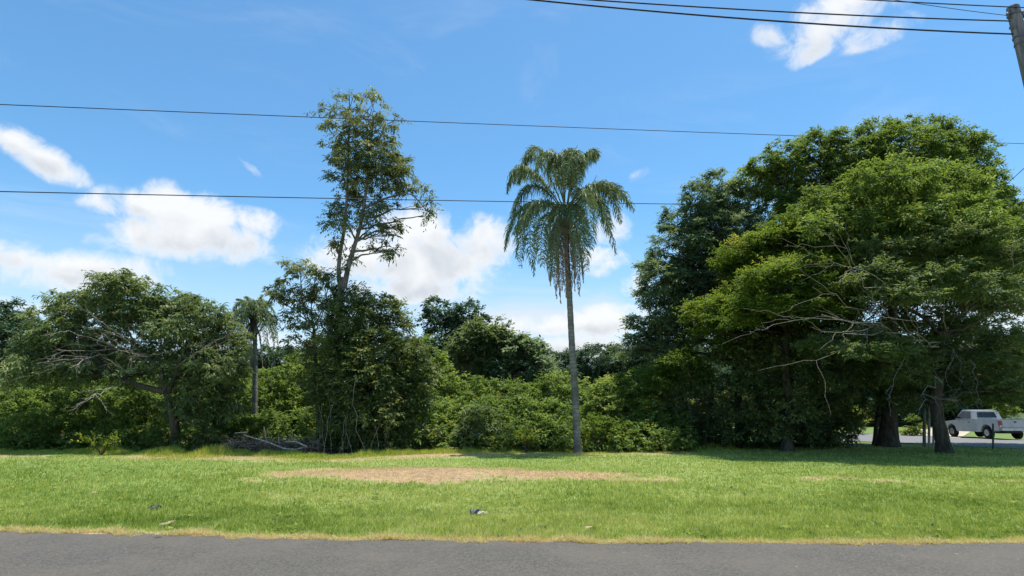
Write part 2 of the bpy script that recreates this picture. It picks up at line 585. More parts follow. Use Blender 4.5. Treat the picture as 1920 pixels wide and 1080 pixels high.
def lawn():
    n = 620000
    # density falls with distance so that each patch of ground carries enough blades
    u = RNG.uniform(0, 1, n)
    y0, y1 = 7.0, 31.0
    p = 1.15
    y = (y0 ** (-p) + u * (y1 ** (-p) - y0 ** (-p))) ** (-1 / p)
    x = RNG.uniform(-1.12, 1.12, n) * y
    e = edge_y(x) + RNG.normal(0, .05, n) - .02
    keep = (y > e) & (y < back_y(x) + .3)
    x, y = x[keep], y[keep]
    d = dry(x, y)
    lush = .55 * fbm(x, y, 2.2, 41) + .65 * (vnoise(x, y, .16, 61) - .2)
    keep = RNG.uniform(0, 1, len(x)) < np.where(d > .62, .8, 1.0) * np.clip(.45 + lush, 0, 1)
    x, y, d, lush = x[keep], y[keep], d[keep], lush[keep]
    n = len(x)
    z = hgt(x, y)
    h = RNG.uniform(.02, .07, n) * np.clip(0.45 + 1.3 * lush, .3, 2) * np.where(d > .6, .6, 1)
    tall = RNG.uniform(0, 1, n) < .03
    h = np.where(tall, h * 1.7, h)
    wd = RNG.uniform(.006, .012, n) * (0.6 + y / 14)
    t = np.clip(d + RNG.normal(0, .15, n) + .45 * (fbm(x, y, 1.3, 77) - .5) + .25 * (vnoise(x, y, .14, 78) - .5), 0, 1)
    V, Fc, tt = blades(np.stack([x, y, z - .003], 1), h, wd, t, .9)
    tag(mesh_np('lawn_grass', V, Fc, 3, M['grass_blade'], tint=tt), 'short mown green grass covering the verge', 'grass', kind='stuff')


lawn()


def weeds():
    # flat broad leaved weeds scattered through the lawn
    n = 2600
    y = 7.9 * (22.5 / 7.9) ** RNG.uniform(0, 1, n)
    x = RNG.uniform(-1.0, 1.0, n) * y
    k = (vnoise(x, y, 1.4, 101) > .45) & (y > edge_y(x) + .15) & (dry(x, y) < .6) & (y < back_y(x))
    x, y = x[k], y[k]
    n = len(x)
    q = 7
    a = RNG.uniform(0, 2 * np.pi, (n, q))
    sz = RNG.uniform(.03, .075, n)
    P = np.repeat(np.stack([x, y, hgt(x, y) + .028], 1), q, 0)
    dr = norm(np.stack([np.cos(a).ravel(), np.sin(a).ravel(), RNG.uniform(.1, .8, n * q)], 1))
    L = np.repeat(sz, q) * RNG.uniform(.7, 1.2, n * q)
    V, Fc = leaf_mesh(P, dr, norm(RNG.normal(0, .3, (n * q, 3)) + np.array([0, 0, 1])), L, L * .5)
    t = np.repeat(np.clip(RNG.normal(.55, .25, n), 0, 1), q * 4)
    tag(mesh_np('lawn_weeds', V, Fc, 4, M['leaf_mid'], tint=t), 'small broad leaved weeds scattered in the lawn', 'weeds', kind='stuff')



def edge_grass():
    # straw-coloured runners hanging over the road edge
    n = 60000
    x = RNG.uniform(-14, 14, n)
    y = edge_y(x) + np.abs(RNG.normal(0, .14, n)) - .05 + .22 * (vnoise(x, x * 0, .5, 6) - .5) + .12 * (vnoise(x, x * 0, .12, 16) - .5)
    h = RNG.uniform(.01, .05, n) * (.4 + 1.6 * vnoise(x, x * 0, .22, 17) ** 2)
    V, Fc, tt = blades(np.stack([x, y, np.full(n, .010)], 1), h, RNG.uniform(.004, .011, n), np.clip(RNG.normal(.78, .18, n), .2, 1), 2.0)
    tag(mesh_np('straw_edge_grass', V, Fc, 3, M['grass_blade'], tint=tt), 'dry straw coloured grass along the edge of the road', 'grass', kind='stuff')


edge_grass()


def tall_edge():
    # long grass at the foot of the thicket
    n = 110000
    px = RNG.uniform(-4, 1, 1)
    x = RNG.uniform(-24, 9.5, n)
    c = fbm(x, x * 0 + 3, 1.1, 51)
    y = back_y(x) + .3 - np.abs(RNG.normal(0, .75, n)) * (.3 + 1.4 * vnoise(x, x * 0, 2.3, 71)) + .7 * (c - .5)
    h = RNG.uniform(.08, .42, n) * (0.25 + 1.5 * np.clip(c - .25, 0, 1)) * np.clip(1 - (back_y(x) - y), .3, 1)
    V, Fc, tt = blades(np.stack([x, y, np.zeros(n)], 1), h, RNG.uniform(.010, .022, n), np.clip(RNG.normal(.66, .22, n), 0, 1), .8)
    tag(mesh_np('long_grass', V, Fc, 3, M['tall_grass'], tint=tt), 'long uncut grass at the foot of the thicket', 'grass', kind='stuff')


tall_edge()


# ------------------------------------------------------------ tubes and trees
def tube(path, rad, sides=8):
    P = np.array(path, float)
    rad = np.array(rad, float)
    n = len(P)
    tg = np.gradient(P, axis=0)
    tg = norm(tg)
    ref = np.array([0.13, 1.0, 0.21]) if abs(tg[0] @ np.array([0, 1, 0])) < .9 else np.array([1.0, 0.1, 0.2])
    a = norm(np.cross(tg, ref))
    b = norm(np.cross(tg, a))
    th = np.arange(sides) * 2 * np.pi / sides
    V = P[:, None, :] + rad[:, None, None] * (np.cos(th)[None, :, None] * a[:, None, :] + np.sin(th)[None, :, None] * b[:, None, :])
    V = V.reshape(-1, 3)
    i = np.arange((n - 1) * sides)
    r, c = i // sides, i % sides
    Fc = np.stack([r * sides + c, r * sides + (c + 1) % sides, (r + 1) * sides + (c + 1) % sides, (r + 1) * sides + c], 1)
    return V, Fc


def join(parts):
    Vs, Fs, off = [], [], 0
    for V, Fc in parts:
        Vs.append(V)
        Fs.append(Fc + off)
        off += len(V)
    return np.concatenate(Vs), np.concatenate(Fs)


def bez(p0, p1, p2, n=9):
    t = np.linspace(0, 1, n)[:, None]
    return (1 - t) ** 2 * p0 + 2 * t * (1 - t) * p1 + t * t * p2


def limb(p0, p2, r0, r1, wig=.12, n=9, lift=.0, sides=6):
    p0, p2 = np.array(p0, float), np.array(p2, float)
    L = np.linalg.norm(p2 - p0)
    mid = (p0 + p2) / 2 + RNG.normal(0, wig * L, 3) * np.array([1, 1, .5]) + np.array([0, 0, lift * L])
    P = bez(p0, mid, p2, n)
    P[1:-1] += RNG.normal(0, .018 * L, (n - 2, 3))
    return tube(P, np.linspace(r0, r1, n), sides), P


def leaf_mesh(pos, dirs, nrm, ln, wd):
    n = len(pos)
    side = norm(np.cross(dirs, nrm)) * (wd / 2)[:, None]
    up = norm(np.cross(side, dirs))
    m_ = pos + dirs * (ln * .45)[:, None] + up * (wd * .12)[:, None]
    V = np.stack([pos, m_ - side, pos + dirs * ln[:, None] - up * (ln * .12)[:, None], m_ + side], 1).reshape(-1, 3)
    return V, np.arange(4 * n).reshape(n, 4)


weeds()

STY = {
    # leaf length, width, clump radius, sprays per clump, leaves per spray, vertical squash, droop, clumps per m2 of lobe shell
    'broad': dict(ll=.17, lw=.065, cr=.42, ns=9, nl=7, flat=.75, droop=.35, dens=5.0),
    'loose': dict(ll=.19, lw=.060, cr=.38, ns=8, nl=6, flat=.8, droop=.75, dens=4.0),
    'fine': dict(ll=.16, lw=.058, cr=.50, ns=12, nl=9, flat=.6, droop=.3, dens=4.6),
    'feather': dict(ll=.14, lw=.048, cr=.75, ns=16, nl=12, flat=.40, droop=.05, dens=3.6),
    'bush': dict(ll=.15, lw=.075, cr=.38, ns=8, nl=7, flat=.8, droop=.3, dens=3.4),
    'far': dict(ll=.22, lw=.11, cr=.60, ns=9, nl=8, flat=.75, droop=.3, dens=2.4),
}
NLEAF = [0]


def crown_np(lobes, style, top_bias=.25, seed_tint=0.0, drop=.12, inner=.55):
    st = STY[style]
    C, Nrm, LT = [], [], []
    for c, r in lobes:
        area = 4 * math.pi * ((r[0] * r[1]) ** 1.6 / 3 + (r[0] * r[2]) ** 1.6 / 3 + (r[1] * r[2]) ** 1.6 / 3) ** (1 / 1.6)
        n = max(3, int(area * st['dens']))
        d = norm(RNG.normal(0, 1, (n, 3)))
        d = d[(d[:, 2] > -0.75) & (RNG.uniform(0, 1, n) > drop)]
        rr = inner + (1.02 - inner) * RNG.uniform(0, 1, len(d)) ** .6
        C.append(c + d * r * rr[:, None])
        Nrm.append(norm(d / r))
        LT.append(np.full(len(d), RNG.normal(0, .10)))
    C, Nrm, LT = np.concatenate(C), np.concatenate(Nrm), np.concatenate(LT)
    n = len(C)
    ns, nl = st['ns'], st['nl']
    ct = np.clip(.45 + LT + RNG.normal(0, .14, n) + seed_tint, 0, 1)
    size = RNG.uniform(.6, 1.3, n)
    # sprays
    sd_ = norm(RNG.normal(0, 1, (n, ns, 3)) + Nrm[:, None, :] * .9 + np.array([0, 0, top_bias]))
    sd_ = sd_ * np.array([1, 1, st['flat']])
    L = st['cr'] * size[:, None] * RNG.uniform(.6, 1.25, (n, ns))
    t = np.linspace(.25, 1.0, nl)[None, None, :] + RNG.uniform(-.06, .06, (n, ns, nl))
    P = C[:, None, None, :] + sd_[:, :, None, :] * (L[:, :, None] * t)[..., None]
    P[..., 2] -= st['droop'] * .35 * L[:, :, None] * t ** 2
    sgn = np.where(np.arange(nl) % 2 == 0, 1, -1)[None, None, :, None]
    sidev = norm(np.cross(sd_, np.array([0, 0, 1.0]) + RNG.normal(0, .25, sd_.shape)))
    dr = sd_[:, :, None, :] * .8 + sidev[:, :, None, :] * sgn * .9 + RNG.normal(0, .35, P.shape)
    dr[..., 2] -= st['droop'] * .9
    dr = norm(dr).reshape(-1, 3)
    nm = norm(RNG.normal(0, .42, dr.shape) + np.array([0, 0, 1.0]))
    P = P.reshape(-1, 3)
    k = len(P)
    ll = st['ll'] * RNG.uniform(.65, 1.25, k)
    lw = st['lw'] * RNG.uniform(.7, 1.25, k)
    V, Fc = leaf_mesh(P, dr, nm, ll, lw)
    tt = np.repeat(ct, ns * nl) + RNG.normal(0, .13, k)
    tt = np.where(RNG.uniform(0, 1, k) < .03, tt + .35, tt)
    NLEAF[0] += k
    return V, Fc, np.repeat(np.clip(tt, 0, 1), 4), C


def px_lobes(lst, Y, jit=.0):
    out = []
    for l in lst:
        px, py, rx, ry = l[:4]
        dy = l[4] if len(l) > 4 else RNG.uniform(-.8, .8)
        yy = Y + dy
        s = mpp(px, py, yy)
        r = np.array([rx * s, max(.35, (rx + ry) / 2 * s * .85), ry * s])
        out.append((at(px, py, yy), r))
    return out


def tree(name, label, cat, trunk, lobes, Y, style, leafm, barkm, group=None, r0=.2, r1=.06, twigs=5, top_bias=.25, seed_tint=0., drop=.12, inner=.55,
         stems=None, limbs=True, limb_r=.55):
    """trunk: px polyline (px,py[,dY]) from the base up"""
    tp = np.array([at(p[0], p[1], Y + (p[2] if len(p) > 2 else 0)) for p in trunk])
    tp[0][2] = min(tp[0][2], 0) - .05
    root = empty(name, tuple(tp[0] + np.array([0, 0, .05])), label, cat, group)
    seg = []
    n = 14
    s = np.linspace(0, 1, len(tp))
    tt = np.linspace(0, 1, n)
    P = np.stack([np.interp(tt, s, tp[:, k]) for k in range(3)], 1)
    P[1:-1] = (P[:-2] + 2 * P[1:-1] + P[2:]) / 4
    rad = r0 + (r1 - r0) * tt
    rad[0] *= 1.35
    rad[1] *= 1.08
    seg.append(tube(P, rad * RNG.uniform(.93, 1.07, n), 10))
    for st in (stems or []):
        sp = np.array([at(p[0], p[1], Y + (p[2] if len(p) > 2 else 0)) for p in st[0]])
        s2 = np.linspace(0, 1, len(sp))
        Q = np.stack([np.interp(tt, s2, sp[:, k]) for k in range(3)], 1)
        Q[1:-1] = (Q[:-2] + 2 * Q[1:-1] + Q[2:]) / 4
        seg.append(tube(Q, np.linspace(st[1], st[2], n), 8))
        P = np.concatenate([P, Q])
        rad = np.concatenate([rad, np.linspace(st[1], st[2], n)])
    L = px_lobes(lobes, Y)
    V, Fc, tint, Cc = crown_np(L, style, top_bias, seed_tint, drop, inner)
    if limbs:
        i0 = 0
        for c, r in L:
            d = np.linalg.norm(P - c, axis=1) + np.where(P[:, 2] > c[2] - .2, 6 + (P[:, 2] - c[2]) * 2, 0) - P[:, 2] * .15
            k = int(np.argmin(d))
            g, Q = limb(P[k], c, min(.085, max(.022, rad[min(k, len(rad) - 1)] * limb_r)), .018, lift=.06)
            seg.append(g)
            near = Cc[np.linalg.norm((Cc - c) / r, axis=1) < 1.1]
            if len(near):
                for q in near[RNG.choice(len(near), min(twigs, len(near)), replace=False)]:
                    a = Q[RNG.integers(4, 9)]
                    seg.append(limb(a, q, .020, .006, n=5, sides=4, wig=.08)[0])
    tv, tf = join(seg)
    mesh_np('trunk', tv, tf, 4, barkm, smooth=True, parent=root)
    mesh_np('crown', V, Fc, 4, leafm, tint=tint, parent=root)
    return root


def bare_branches(parent, starts, mat, name='bare_branches', depth=3):
    """starts: list of (p0, p1, r0): forked bare boughs"""
    seg = []

    def grow(p0, p1, r0, lv):
        g, Q = limb(p0, p1, r0, r0 * .35, wig=.10, n=8, sides=6 if lv == depth else 5)
        seg.append(g)
        if lv == 0:
            return
        dv = p1 - p0
        L = np.linalg.norm(dv)
        for k in range(random.choice([3, 4, 5])):
            i = RNG.integers(2, 8)
            nd = norm(dv / L + RNG.normal(0, .45, 3) * np.array([1, .8, .7]))
            grow(Q[i], Q[i] + nd * L * RNG.uniform(.3, .6), r0 * (.5 if lv > 1 else .42), lv - 1)
    for p0, p1, r0 in starts:
        grow(np.array(p0), np.array(p1), r0 * .45, depth)
    V, Fc = join(seg)
    return mesh_np(name, V, Fc, 4, mat, smooth=True, parent=parent)


# ---------------- tall slender tree
tree('tall_tree', 'tall slender tree with airy upright crown and twin stems rising above the thicket', 'tree',
     [(648, 852), (640, 760), (632, 640), (638, 560), (645, 520)],
     [(640, 215, 36, 34), (690, 205, 34, 26), (728, 235, 30, 24), (660, 265, 48, 42), (715, 290, 42, 42), (745, 330, 38, 34), (690, 335, 46, 40), (640, 325, 30, 26),
      (680, 385, 42, 30), (633, 400, 30, 30), (770, 355, 30, 22), (700, 425, 34, 26), (732, 462, 22, 24), (706, 475, 18, 12), (600, 205, 16, 14), (748, 215, 9, 7),
      (628, 290, 20, 20), (798, 405, 13, 9), (625, 445, 18, 14), (690, 182, 12, 8), (797, 360, 12, 12), (738, 425, 20, 14), (655, 178, 18, 8), (630, 470, 14, 20), (655, 480, 14, 22), (640, 510, 20, 14), (612, 400, 16, 16), (800, 385, 14, 12),
      (670, 240, 50, 40), (690, 280, 56, 44), (700, 330, 60, 44), (660, 310, 44, 44), (665, 370, 46, 36), (730, 300, 44, 36), (755, 320, 36, 28), (615, 235, 20, 18), (720, 400, 40, 26), (650, 420, 26, 24), (715, 440, 34, 22)],
     24.6, 'loose', M['leaf_tall'], M['bark_grey'], r0=.2, r1=.11, twigs=6, drop=.52, inner=.2,
     stems=[([(640, 560), (633, 500), (648, 420), (652, 330), (655, 220)], .11, .035), ([(645, 540), (655, 490), (678, 420), (690, 330), (700, 220)], .13, .035), ([(685, 390), (720, 372), (770, 360), (800, 395)], .06, .02)])
# ---------------- leafy tree left of it
tree('leafy_tree', 'loose leafy tree with glossy sprays leaning left beside the tall slender tree', 'tree',
     [(600, 852), (598, 760), (592, 680), (588, 610)],
     [(560, 500, 32, 18), (535, 540, 34, 24), (590, 520, 30, 22), (612, 550, 30, 26), (510, 555, 16, 12), (565, 560, 30, 28), (590, 600, 34, 36), (545, 605, 26, 22), (560, 640, 26, 24), (605, 650, 30, 30), (585, 700, 26, 36)],
     25.2, 'loose', M['leaf_tall'], M['bark_dark'], r0=.16, r1=.05, drop=.15, inner=.35)
# ---------------- dense dark dome
dome = tree('dense_tree', 'dense dark rounded tree with foliage down to the ground below the tall slender tree', 'tree',
     [(690, 852), (690, 780), (695, 700), (690, 640)],
     [(660, 560, 40, 26, .3), (700, 585, 48, 34, 0), (650, 620, 44, 44, 0), (735, 625, 42, 40, .2), (700, 660, 70, 50, -.6), (640, 690, 48, 48, -.4), (765, 690, 40, 44, 0), (700, 735, 72, 52, -.8),
      (640, 755, 46, 44, -.5), (760, 750, 40, 36, -.3), (690, 800, 62, 36, -.6), (635, 810, 34, 30, -.5), (745, 800, 34, 30, -.4), (610, 720, 24, 40, -.2), (785, 725, 20, 34, -.2),
      (655, 590, 40, 30, -1.0), (640, 650, 44, 40, -1.1), (690, 700, 50, 44, -1.3), (650, 730, 44, 40, -1.2), (700, 780, 60, 36, -1.3), (650, 800, 40, 30, -1.1), (720, 830, 50, 22, -.9), (680, 835, 40, 20, -1.0), (750, 830, 36, 20, -.6), (780, 660, 24, 26), (795, 700, 20, 24), (730, 590, 34, 24)],
     24.6, 'broad', M['leaf_dark'], M['bark_dark'], r0=.2, r1=.06, drop=.08, seed_tint=.02)
# hanging vines and thin stems at its foot
seg = []
for k in range(20):
    px = RNG.uniform(590, 720)
    a = ground(px, RNG.uniform(846, 856))
    b = at(px + RNG.normal(0, 18), RNG.uniform(690, 800), a[1] + RNG.uniform(-.2, .5))
    seg.append(limb(a, b, .008, .005, wig=.09, n=7, sides=4)[0])
V, Fc = join(seg)
tag(mesh_np('vine_stems', V, Fc, 4, M['bark_pale'], smooth=True, parent=dome), 'thin pale vine stems hanging to the ground')

# ---------------- spreading tree at left
st = tree('spreading_tree', 'wide spreading tree at left with forked leaning trunk and bare pale boughs', 'tree',
     [(328, 854), (330, 810), (320, 765), (312, 735)],
     [(215, 535, 40, 20), (260, 545, 50, 24), (150, 560, 44, 24), (300, 565, 44, 24), (200, 580, 60, 30), (110, 590, 34, 22), (345, 570, 34, 22), (385, 590, 40, 26), (270, 600, 60, 30), (120, 625, 48, 26),
      (330, 615, 46, 32), (415, 610, 34, 34), (80, 660, 44, 24), (390, 650, 44, 34), (60, 690, 40, 20, -.8), (300, 660, 60, 30, .9), (200, 650, 60, 30, 1.1), (350, 700, 60, 34, .4), (420, 690, 30, 36), (110, 700, 60, 20, -.5),
      (400, 740, 40, 30), (340, 760, 34, 30, .4), (180, 705, 50, 16, -.8), (445, 640, 22, 26),
      (230, 560, 70, 34), (180, 600, 70, 34, 1), (300, 600, 60, 34, 1), (120, 655, 60, 30, 1), (50, 640, 30, 18), (370, 620, 50, 34, 1), (240, 620, 70, 34, 1.4), (420, 650, 40, 40, .8), (390, 700, 50, 40, .8), (340, 650, 50, 34, .9), (90, 620, 34, 20), (430, 720, 30, 30), (215, 525, 50, 16), (130, 570, 50, 24), (100, 600, 50, 30, .6), (70, 650, 50, 34, .6), (160, 640, 60, 40, 1.4), (100, 690, 60, 34, .8), (200, 690, 60, 34, 1.6), (290, 700, 60, 34, 1.6), (310, 575, 60, 26, .5), (380, 580, 40, 24), (60, 700, 60, 24, -.4), (150, 690, 50, 20, -1.0), (230, 530, 60, 16), (360, 740, 40, 30, -.4), (400, 770, 34, 30, -.2), (430, 760, 24, 30), (350, 780, 26, 24, -.6), (410, 690, 50, 40, -.4), (440, 660, 30, 30)],
     24.2, 'loose', M['leaf_olive'], M['bark_dark'], r0=.20, r1=.12, drop=.16, inner=.3, twigs=6,
     stems=[([(312, 735), (280, 728), (235, 715), (205, 690)], .14, .07), ([(316, 745), (300, 690), (262, 660), (225, 655)], .12, .05), ([(314, 740), (335, 690), (350, 640), (370, 600)], .11, .04), ([(262, 662), (240, 620), (225, 570)], .05, .02)])
sts = [(at(235, 715, 24.0), at(178, 738, 22.0), .06), (at(225, 655, 24.2), at(110, 655, 21.8), .05), (at(250, 658, 24.1), at(130, 620, 21.8), .05), (at(262, 660, 24.1), at(185, 600, 22.0), .035),
       (at(215, 690, 24.0), at(262, 640, 21.8), .04), (at(225, 700, 24.0), at(240, 660, 21.6), .035), (at(180, 660, 23.4), at(80, 690, 21.6), .022), (at(225, 655, 24.), at(130, 690, 21.6), .05), (at(330, 690, 24.1), at(400, 640, 22.0), .05)]
bare_branches(st, sts, M['bark_pale'], 'bare_branch', 2)

# ---------------- background trees
BG = 'background trees behind the thicket'
tree('background_tree', 'dark tree at the far left edge rising behind the spreading tree', 'tree', [(10, 830), (15, 740), (20, 660)],
     [(15, 590, 36, 26), (40, 610, 30, 24), (-10, 620, 40, 40), (30, 650, 44, 40), (0, 690, 50, 34), (-60, 640, 60, 60)], 37, 'far', M['leaf_deep'], M['bark_dark'], BG, .25, .1, drop=.05)
tree('background_tree', 'darkest and tallest of the background trees, right of the dense rounded tree', 'tree', [(838, 830), (840, 740), (842, 660)],
     [(825, 580, 32, 22), (840, 600, 44, 26), (880, 595, 34, 26), (905, 610, 22, 20), (835, 640, 40, 40), (875, 640, 40, 40), (820, 680, 30, 36), (850, 700, 46, 40)], 36.5, 'far', M['leaf_deep'], M['bark_dark'], BG, .28, .1, drop=.12)
tree('background_tree', 'olive green background tree in front of the darkest tall one', 'tree', [(905, 835), (905, 750), (905, 690)],
     [(905, 630, 44, 24), (880, 660, 34, 30), (930, 660, 36, 30), (905, 690, 56, 40), (940, 700, 36, 30), (870, 700, 26, 36), (915, 625, 44, 26), (895, 645, 50, 34), (945, 650, 30, 26)], 33.5, 'far', M['leaf_olive'], M['bark_dark'], BG, .22, .08, seed_tint=-.12)
tree('background_tree', 'round topped mid green background tree nearest the tall palm', 'tree', [(985, 835), (985, 750), (985, 700)],
     [(975, 655, 28, 20), (990, 680, 34, 26), (1010, 690, 24, 26), (975, 710, 40, 34), (1015, 720, 22, 20), (950, 700, 22, 26), (985, 655, 34, 24), (1005, 665, 26, 22), (960, 680, 34, 28), (1020, 695, 22, 26)], 33, 'far', M['leaf_blue'], M['bark_dark'], BG, .2, .08)
tree('background_tree', 'small green background tree just right of the dense rounded tree', 'tree', [(800, 835), (802, 750), (802, 700)],
     [(800, 660, 28, 22), (815, 690, 30, 26), (785, 700, 26, 30)], 30, 'far', M['leaf_mid'], M['bark_dark'], BG, .15, .06)

# ---------------- the big group at right
RG = 'large trees of the shady group at right'
tree('large_tree', 'large grey green tree forming the left flank of the shady group at right', 'tree', [(1392, 846), (1385, 760), (1378, 660), (1365, 560)],
     [(1345, 345, 40, 20), (1315, 375, 40, 30), (1370, 380, 50, 36), (1285, 415, 40, 30), (1330, 440, 60, 42), (1260, 460, 42, 34), (1400, 440, 50, 44), (1240, 510, 38, 32), (1300, 520, 60, 44), (1375, 520, 60, 44),
      (1245, 560, 36, 26), (1210, 505, 12, 12), (1300, 590, 60, 34), (1215, 605, 34, 22), (1190, 632, 30, 18), (1250, 640, 46, 30), (1170, 655, 18, 12), (1320, 480, 40, 40, 1.5), (1200, 545, 12, 10), (1340, 500, 80, 60, 1), (1290, 560, 70, 50, 1), (1350, 420, 60, 50, 1), (1260, 620, 60, 34, .8), (1340, 600, 70, 40, 1.2), (1400, 500, 50, 60, 1.5), (1240, 530, 40, 40)],
     27.5, 'fine', M['leaf_blue'], M['bark_dark'], RG, .26, .10, drop=.14, twigs=6)
tree('large_tree', 'largest and tallest dark green tree at right, its domed crown topping the group', 'tree', [(1664, 833), (1668, 760), (1670, 640), (1680, 500)],
     [(1440, 310, 34, 20), (1480, 285, 36, 24), (1530, 270, 40, 22), (1590, 262, 44, 24), (1650, 248, 36, 22), (1695, 238, 30, 16), (1735, 245, 40, 20), (1790, 245, 26, 18), (1825, 275, 34, 24), (1410, 340, 36, 26),
      (1460, 345, 56, 34), (1550, 330, 66, 40), (1650, 310, 70, 44), (1750, 310, 66, 44), (1830, 330, 40, 40), (1860, 380, 36, 34), (1885, 425, 34, 30), (1780, 390, 70, 44), (1680, 390, 80, 44), (1570, 390, 80, 44), (1480, 400, 60, 40),
      (1900, 470, 40, 36), (1830, 460, 60, 40), (1740, 470, 70, 40, 1), (1640, 470, 60, 40, 1.5), (1930, 520, 40, 40), (1500, 470, 60, 50, 1.5), (1450, 560, 50, 50, 1.8), (1560, 560, 60, 50, 2),
      (1650, 360, 130, 60, 1.2), (1760, 400, 100, 60, 1.2), (1540, 400, 100, 60, 1.2), (1840, 420, 60, 60, .8), (1870, 470, 60, 60, 1), (1850, 540, 70, 50, 1.5), (1720, 520, 100, 50, 2), (1600, 520, 90, 50, 2.4), (1790, 300, 70, 50), (1700, 280, 80, 40), (1600, 300, 80, 36), (1510, 320, 60, 36), (1880, 390, 30, 40), (1430, 370, 50, 40), (1800, 360, 70, 50, -1), (1690, 350, 80, 40, -1.5),
      (1650, 370, 90, 40, -5), (1750, 360, 90, 44, -5.5), (1560, 390, 80, 36, -4.5), (1840, 420, 70, 44, -5.5), (1700, 430, 90, 36, -6), (1600, 440, 80, 34, -5.5), (1800, 470, 80, 34, -6), (1880, 500, 50, 40, -5), (1680, 330, 80, 30, -7), (1780, 400, 80, 30, -7.5), (1850, 440, 70, 30, -7.5), (1570, 420, 70, 26, -6.5)],
     27.5, 'broad', M['leaf_mid'], M['bark_dark'], RG, .40, .14, drop=.1, twigs=6, seed_tint=-.05)
tree('large_tree', 'bright yellow green feathery tree with flat leaf layers in the group at right', 'tree', [(1475, 846), (1478, 760), (1470, 660), (1480, 560)],
     [(1500, 425, 60, 18), (1440, 455, 60, 18), (1540, 450, 60, 18), (1400, 490, 56, 18), (1470, 490, 70, 20), (1560, 490, 60, 18), (1430, 525, 66, 20), (1510, 530, 70, 20), (1370, 560, 50, 20), (1460, 565, 66, 20), (1590, 530, 50, 16), (1550, 560, 60, 22), (1480, 620, 60, 26, 1), (1400, 650, 50, 22, .6), (1540, 600, 50, 24, 1),
      (1350, 595, 50, 20), (1420, 600, 60, 20), (1510, 590, 50, 16), (1330, 625, 36, 14), (1640, 420, 70, 18), (1700, 395, 70, 16, .8), (1600, 390, 60, 16, .8), (1440, 480, 90, 24, .5), (1540, 470, 90, 24, .5), (1480, 550, 90, 26, .6), (1380, 580, 70, 22, -.8), (1320, 590, 40, 16), (1450, 595, 70, 20, -1), (1560, 560, 70, 18, -.8), (1540, 440, 50, 12, -1), (1480, 440, 40, 10, -1.2), (1600, 450, 60, 14, -.5), (1500, 500, 70, 18, -3), (1440, 520, 60, 18, -3.2), (1560, 540, 60, 16, -3.4), (1420, 570, 50, 16, -2.8), (1500, 575, 60, 16, -3.8), (1380, 600, 40, 14, -2.4)],
     24.2, 'feather', M['leaf_bright'], M['bark_dark'], RG, .22, .08, drop=.1, twigs=6, top_bias=.05, inner=.2, seed_tint=-.06)
tr = tree('large_tree', 'nearest tree of the right group, leaning forked trunk, olive layers and bare boughs', 'tree', [(1772, 852), (1764, 810), (1754, 765), (1762, 690), (1770, 620)],
     [(1700, 450, 70, 16), (1780, 440, 80, 16), (1850, 470, 60, 16), (1740, 490, 60, 16), (1660, 480, 50, 14), (1890, 510, 50, 20), (1820, 520, 70, 18), (1600, 650, 56, 20), (1650, 670, 50, 22), (1560, 640, 40, 14), (1630, 620, 34, 12),
      (1720, 560, 50, 14), (1880, 570, 60, 18), (1900, 640, 50, 24), (1850, 680, 50, 26), (1810, 620, 50, 18), (1700, 700, 40, 30), (1760, 660, 44, 26), (1850, 740, 40, 24), (1900, 730, 40, 24), (1740, 740, 40, 22), (1790, 740, 34, 24),
      (1690, 470, 70, 18, -3), (1800, 450, 80, 18, -3.5), (1880, 490, 60, 18, -3), (1760, 510, 70, 18, -4), (1640, 520, 60, 16, -3.5), (1850, 540, 70, 18, -4.2), (1700, 550, 60, 14, -4), (1590, 640, 70, 16, -3), (1640, 660, 60, 16, -3.8), (1700, 650, 40, 12, -3.4)],
     23.2, 'feather', M['leaf_olive'], M['bark_dark'], RG, .27, .14, drop=.14, twigs=6, top_bias=.05, inner=.2, seed_tint=-.02,
     stems=[([(1770, 640), (1740, 600), (1690, 570), (1640, 560)], .10, .03), ([(1770, 640), (1800, 590), (1850, 560), (1930, 540)], .10, .03), ([(1766, 690), (1720, 670), (1670, 660), (1610, 650)], .08, .03)])
sts = [(at(1770, 640, 22.8), at(1540, 590, 18.9), .075), (at(1760, 650, 22.8), at(1580, 625, 18.6), .07), (at(1775, 620, 22.8), at(1620, 540, 18.6), .06), (at(1780, 620, 22.8), at(1930, 585, 18.6), .07), (at(1765, 640, 22.8), at(1650, 605, 18.9), .07),
       (at(1785, 600, 22.8), at(1900, 500, 18.9), .06), (at(1762, 690, 22.8), at(1725, 745, 19.2), .035), (at(1770, 640, 22.8), at(1830, 690, 18.9), .03)]
bare_branches(tr, sts, M['bark_pale'], 'bare_branch', 2)
